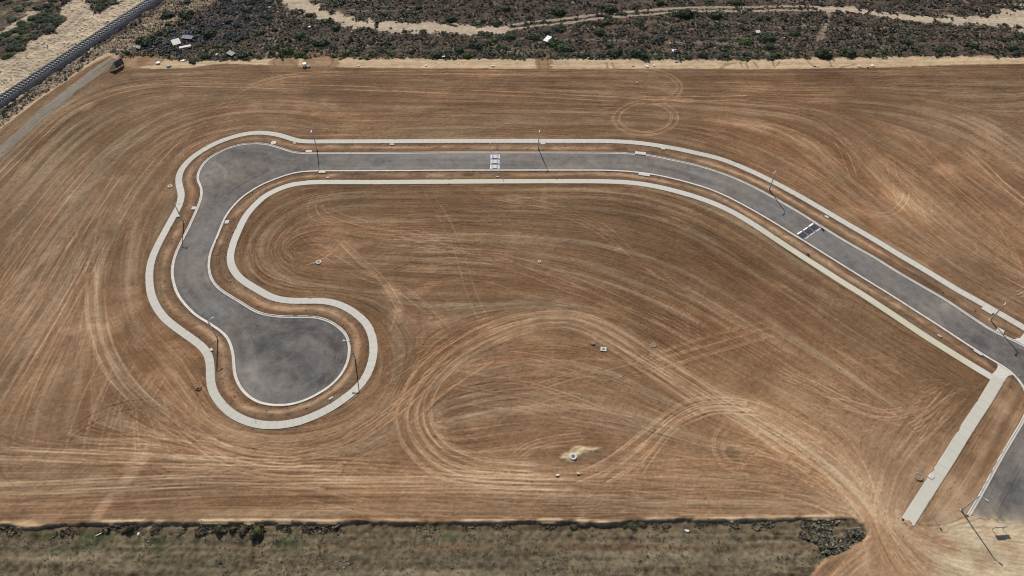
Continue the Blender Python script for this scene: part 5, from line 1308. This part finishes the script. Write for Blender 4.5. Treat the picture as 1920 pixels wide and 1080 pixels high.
def clods(name, mask, n, rmin, rmax, label, seed):
    r_ = np.random.default_rng(seed)
    jj, ii = np.nonzero(mask); sel = r_.integers(0, len(jj), n); jj, ii = jj[sel], ii[sel]
    c = np.stack([gx[ii] + r_.uniform(-.08, .08, n), gy[jj] + r_.uniform(-.08, .08, n), height[jj, ii] + .01], 1)
    rad = rmin + (rmax - rmin) * r_.random(n) ** 3
    base = np.array([(1, 0, -.3), (-.3, .95, -.3), (-.8, -.6, -.3), (.3, -.5, .75), (.25, .45, .7), (-.6, .1, .65)])
    V = c[:, None, :] + base[None] * rad[:, None, None] * r_.uniform(.7, 1.3, (n, 6, 3))
    tri = np.array([(0, 1, 4), (1, 5, 4), (1, 2, 5), (2, 3, 5), (2, 0, 3), (0, 4, 3), (3, 4, 5)])
    T = (np.arange(n)[:, None, None] * 6 + tri[None]).reshape(-1)
    me = bpy.data.meshes.new(name)
    me.vertices.add(n * 6); me.vertices.foreach_set('co', V.astype(np.float32).ravel())
    nf = n * 7
    me.loops.add(nf * 3); me.loops.foreach_set('vertex_index', T.astype(np.int32))
    me.polygons.add(nf); me.polygons.foreach_set('loop_start', np.arange(nf, dtype=np.int32) * 3)
    a_ = me.attributes.new('soil', 'FLOAT_COLOR', 'POINT')
    c4 = np.ones((n * 6, 4), np.float32); c4[:, :3] = np.repeat(np.clip(col[jj, ii] * r_.uniform(.85, 1.25, (n, 1)), .02, 1), 6, axis=0)
    a_.data.foreach_set('color', c4.ravel())
    me.update(calc_edges=True); me.materials.append(M_soil)
    o = bpy.data.objects.new(name, me); scene.collection.objects.link(o)
    o['kind'] = 'stuff'; o['label'] = label; o['category'] = 'clods'
soilm = z_field & ~hard & (D_gravel > 2.5)
clods('soil_clods', soilm & (D_kerb > 7) & (L_broad + .8 * n_big > .6) & (GY < 178), 9000, .04, .12, 'loose clods of brown earth strewn over the graded field', 31)
clods('verge_clods', (verge | side_verge_poly) & ~hard & (D_kerb > .4), 4500, .04, .14, 'loose clods of earth and gravel on the raked verges', 32)
# ---------------------------------------------------------------- dumped rubbish and loose stones
def scrap(name, label, cat, px, w_, d_, h_, rz, mat, tilt=0.0, group=None, z=.15):
    x, y = G(*px)
    r_ = random.Random(int(px[0] * 7 + px[1]))
    n = 7; V = []
    for zz in (-h_ / 2, h_ / 2):
        for k in range(n):
            a_ = 2 * math.pi * k / n + r_.uniform(-.2, .2)
            V.append((w_ / 2 * math.cos(a_) * r_.uniform(.8, 1.1), d_ / 2 * math.sin(a_) * r_.uniform(.8, 1.1), zz + r_.uniform(-.04, .04)))
    F = [tuple(range(n))[::-1], tuple(range(n, 2 * n))] + [(k, (k + 1) % n, n + (k + 1) % n, n + k) for k in range(n)]
    o = mesh_obj(name, V, F, mat)
    o.location = (x, y, hgt(x, y) + z); o.rotation_euler = (tilt, 0, R(rz))
    return tag(o, label, cat, group)
def board(name, label, cat, px, w_, d_, rz, mat, tilt=0.0, z=.3, rib=True):
    x, y = G(*px)
    mb = MB().box((0, 0, 0), (w_, d_, .05))
    if rib:
        for q in (-.25, .25):
            mb.box((q * w_, 0, .045), (.06, d_ * .96, .04))
    o = mb.build(name, mat); o.location = (x, y, hgt(x, y) + z); o.rotation_euler = (tilt, 0, R(rz))
    return tag(o, label, cat)
board('white_board', 'white rectangular board lying tilted among green bushes on the heath', 'board', (1026.5, 75), 3.2, 1.5, 62, M_white, .1, .5)
board('white_sheet', 'white sheet propped beside the large dark bush on the heath', 'sheet', (1420, 63.5), 1.5, 1.0, 20, M_white, .3, .7)
board('white_sheet', 'small white sheet on bare heath above the sandy strip, alone', 'sheet', (1264.5, 96.5), 1.4, 1.3, 10, M_white, .1, .35)
board('grey_sheet', 'pale grey ribbed sheet at the heath edge, left of the green weeds', 'sheet', (434, 103), 2.6, 1.6, -35, M_greysheet, .15, .45)
board('grey_sheet', 'weathered grey blue sheet lying on dead branches at the left heath', 'sheet', (352, 72), 3.4, 1.6, -10, plain('blue_grey_sheet', (.22, .24, .29), .8, .2, 2), .15, .6)
board('white_slab', 'long white slab lying on the dead branches near the railway', 'slab', (348, 90), 3.4, .8, 22, M_offwhite, .15, .5)
board('white_sheet', 'white crumpled sheet on the branch heap above the long white slab', 'sheet', (331, 81), 2.4, 2.4, 30, M_offwhite, .25, .6)
board('white_sheet', 'thin white sheet tilted on rubble behind the hoarding', 'sheet', (258.5, 91.5), 2.4, .9, -20, M_offwhite, .5, .8)
board('cream_board', 'cream board leaning on the rubble behind the hoarding', 'board', (253, 99.5), 1.4, 1.8, 10, M_cream, .7, .7)
scrap('white_block', 'white block on the brown soil at the heath corner', 'block', (297, 119), 1.5, 1.1, .5, 40, M_offwhite)
scrap('white_block', 'flat white triangular slab on the sandy patch at the heath edge', 'slab', (343.5, 113), 1.7, 1.2, .3, 0, M_offwhite)
scrap('rock', 'grey rock heap on the sandy patch at the heath edge', 'rocks', (317, 124.5), 1.4, .9, .4, 10, M_greysheet)
scrap('white_box', 'white box on the cleared sand strip between two brown half circles', 'box', (571.5, 123.5), 1.2, 1.5, .9, 5, M_white, 0, None, .4)
scrap('grey_stone', 'grey stone right of the white box on the sand strip', 'stone', (578.5, 125.5), 1.1, .6, .4, 20, M_greysheet)
sr = random.Random(5)
STONES = [(672.5, 123.5, .75, 'pale stone on the sand strip, leftmost beyond the brown half circles'), (799, 123.5, .8, 'pale stone among twigs on the sand strip'), (924, 124, 1.0, 'pale tan stone on the sand strip with a low spoil ring'), (1035, 124, .8, 'pale stone right of the brown crossing on the sand strip'), (1187, 124, .7, 'pale stone in the rubble on the sand strip'), (1213, 124.5, 1.0, 'grey white stone in the rubble on the sand strip'), (1226, 123.5, .7, 'pale stone right end of the rubble on the sand strip'), (1268, 116, 1.0, 'grey broken slab at the upper side of the sand strip'),
 (1527, 124, .8, 'pale stone on the sand strip right of the track marks'), (1611, 124, .9, 'white ringed stone on the right part of the sand strip'), (1635, 123.5, 1.4, 'grey rubble heap at the right part of the sand strip'), (1627, 126, .6, 'small pale stone beside the grey rubble heap')]
for u, v, w_, lab in STONES:
    scrap('stone', lab, 'stone', (u, v), w_ * 1.2, w_ * .8, .3, sr.uniform(0, 180), sr.choice([M_offwhite, M_greysheet, M_cream]), 0, 'stones on the sand strip', .08)
BITS = [(832, 107, 1.0), (1007, 103, .6), (1103, 110, .7), (1068, 101, .5), (506, 15, 1.2), (530, 19, 1.0), (521, 23, .8), (508, 24, .9), (475, 43, .6), (445, 21, .6), (513, 75, .5), (502, 86, .6), (1406, 81, .6), (1412, 88, .6), (1461, 54, .9), (1462, 57, .6), (1470, 72, .6), (1453, 60, .5), (702, 29, .5), (713, 70, .7), (660, 62, .5), (1231, 93, .8), (1256, 83, .7), (930, 8, .5), (407, 104, .9), (500, 109, .6), (1340, 92, .5), (1450, 66, .4), (581, 52, 1.0), (612, 40, .6), (1575, 18, .5), (1700, 10, .5)]
for u, v, w_ in BITS[::2]:
    scrap('litter', 'scrap of pale litter lying in the heath', 'litter', (u, v), w_ * 1.0, w_ * .65, .15, sr.uniform(0, 180), sr.choice([M_greysheet, M_offwhite, M_cream]), sr.uniform(-.2, .2), 'pale litter scraps in the heath', .35)
scrap('white_rag', 'white curled sheet at the foot of the paddock bank, lower right', 'sheet', (1288.5, 993), .9, .45, .12, -10, M_white, .2)
scrap('white_bag', 'small white bag beside the lone bush on the paddock bank', 'bag', (258, 999.5), .35, .6, .2, 10, M_white, .2)
scrap('pale_plank', 'pale plank on weeds at the foot of the bank left of the lone bush', 'plank', (183, 1000), 1.0, .18, .08, 30, M_offwhite)
scrap('pale_stone', 'pale pair of stones on bare soil below the big loop of wheel tracks', 'stone', (1046, 891), .9, .4, .2, 5, M_cream, 0, None, .05)
scrap('pale_stone', 'small pale stone on bare soil right of the pair below the loop', 'stone', (1084, 888), .4, .5, .2, 60, M_cream, 0, None, .05)
x, y = G(1597, 993)
t = thing('timber_rail', 'grey timber rail on short posts in the brush heap', 'rail', (x, y, -.1), R(4))
MB().box((0, 0, .75), (2.4, .14, .12)).build('beam', M_wood, t)
for s in (-.9, .9):
    MB().box((s, 0, .3), (.12, .12, .78)).build('post', M_wood, t)
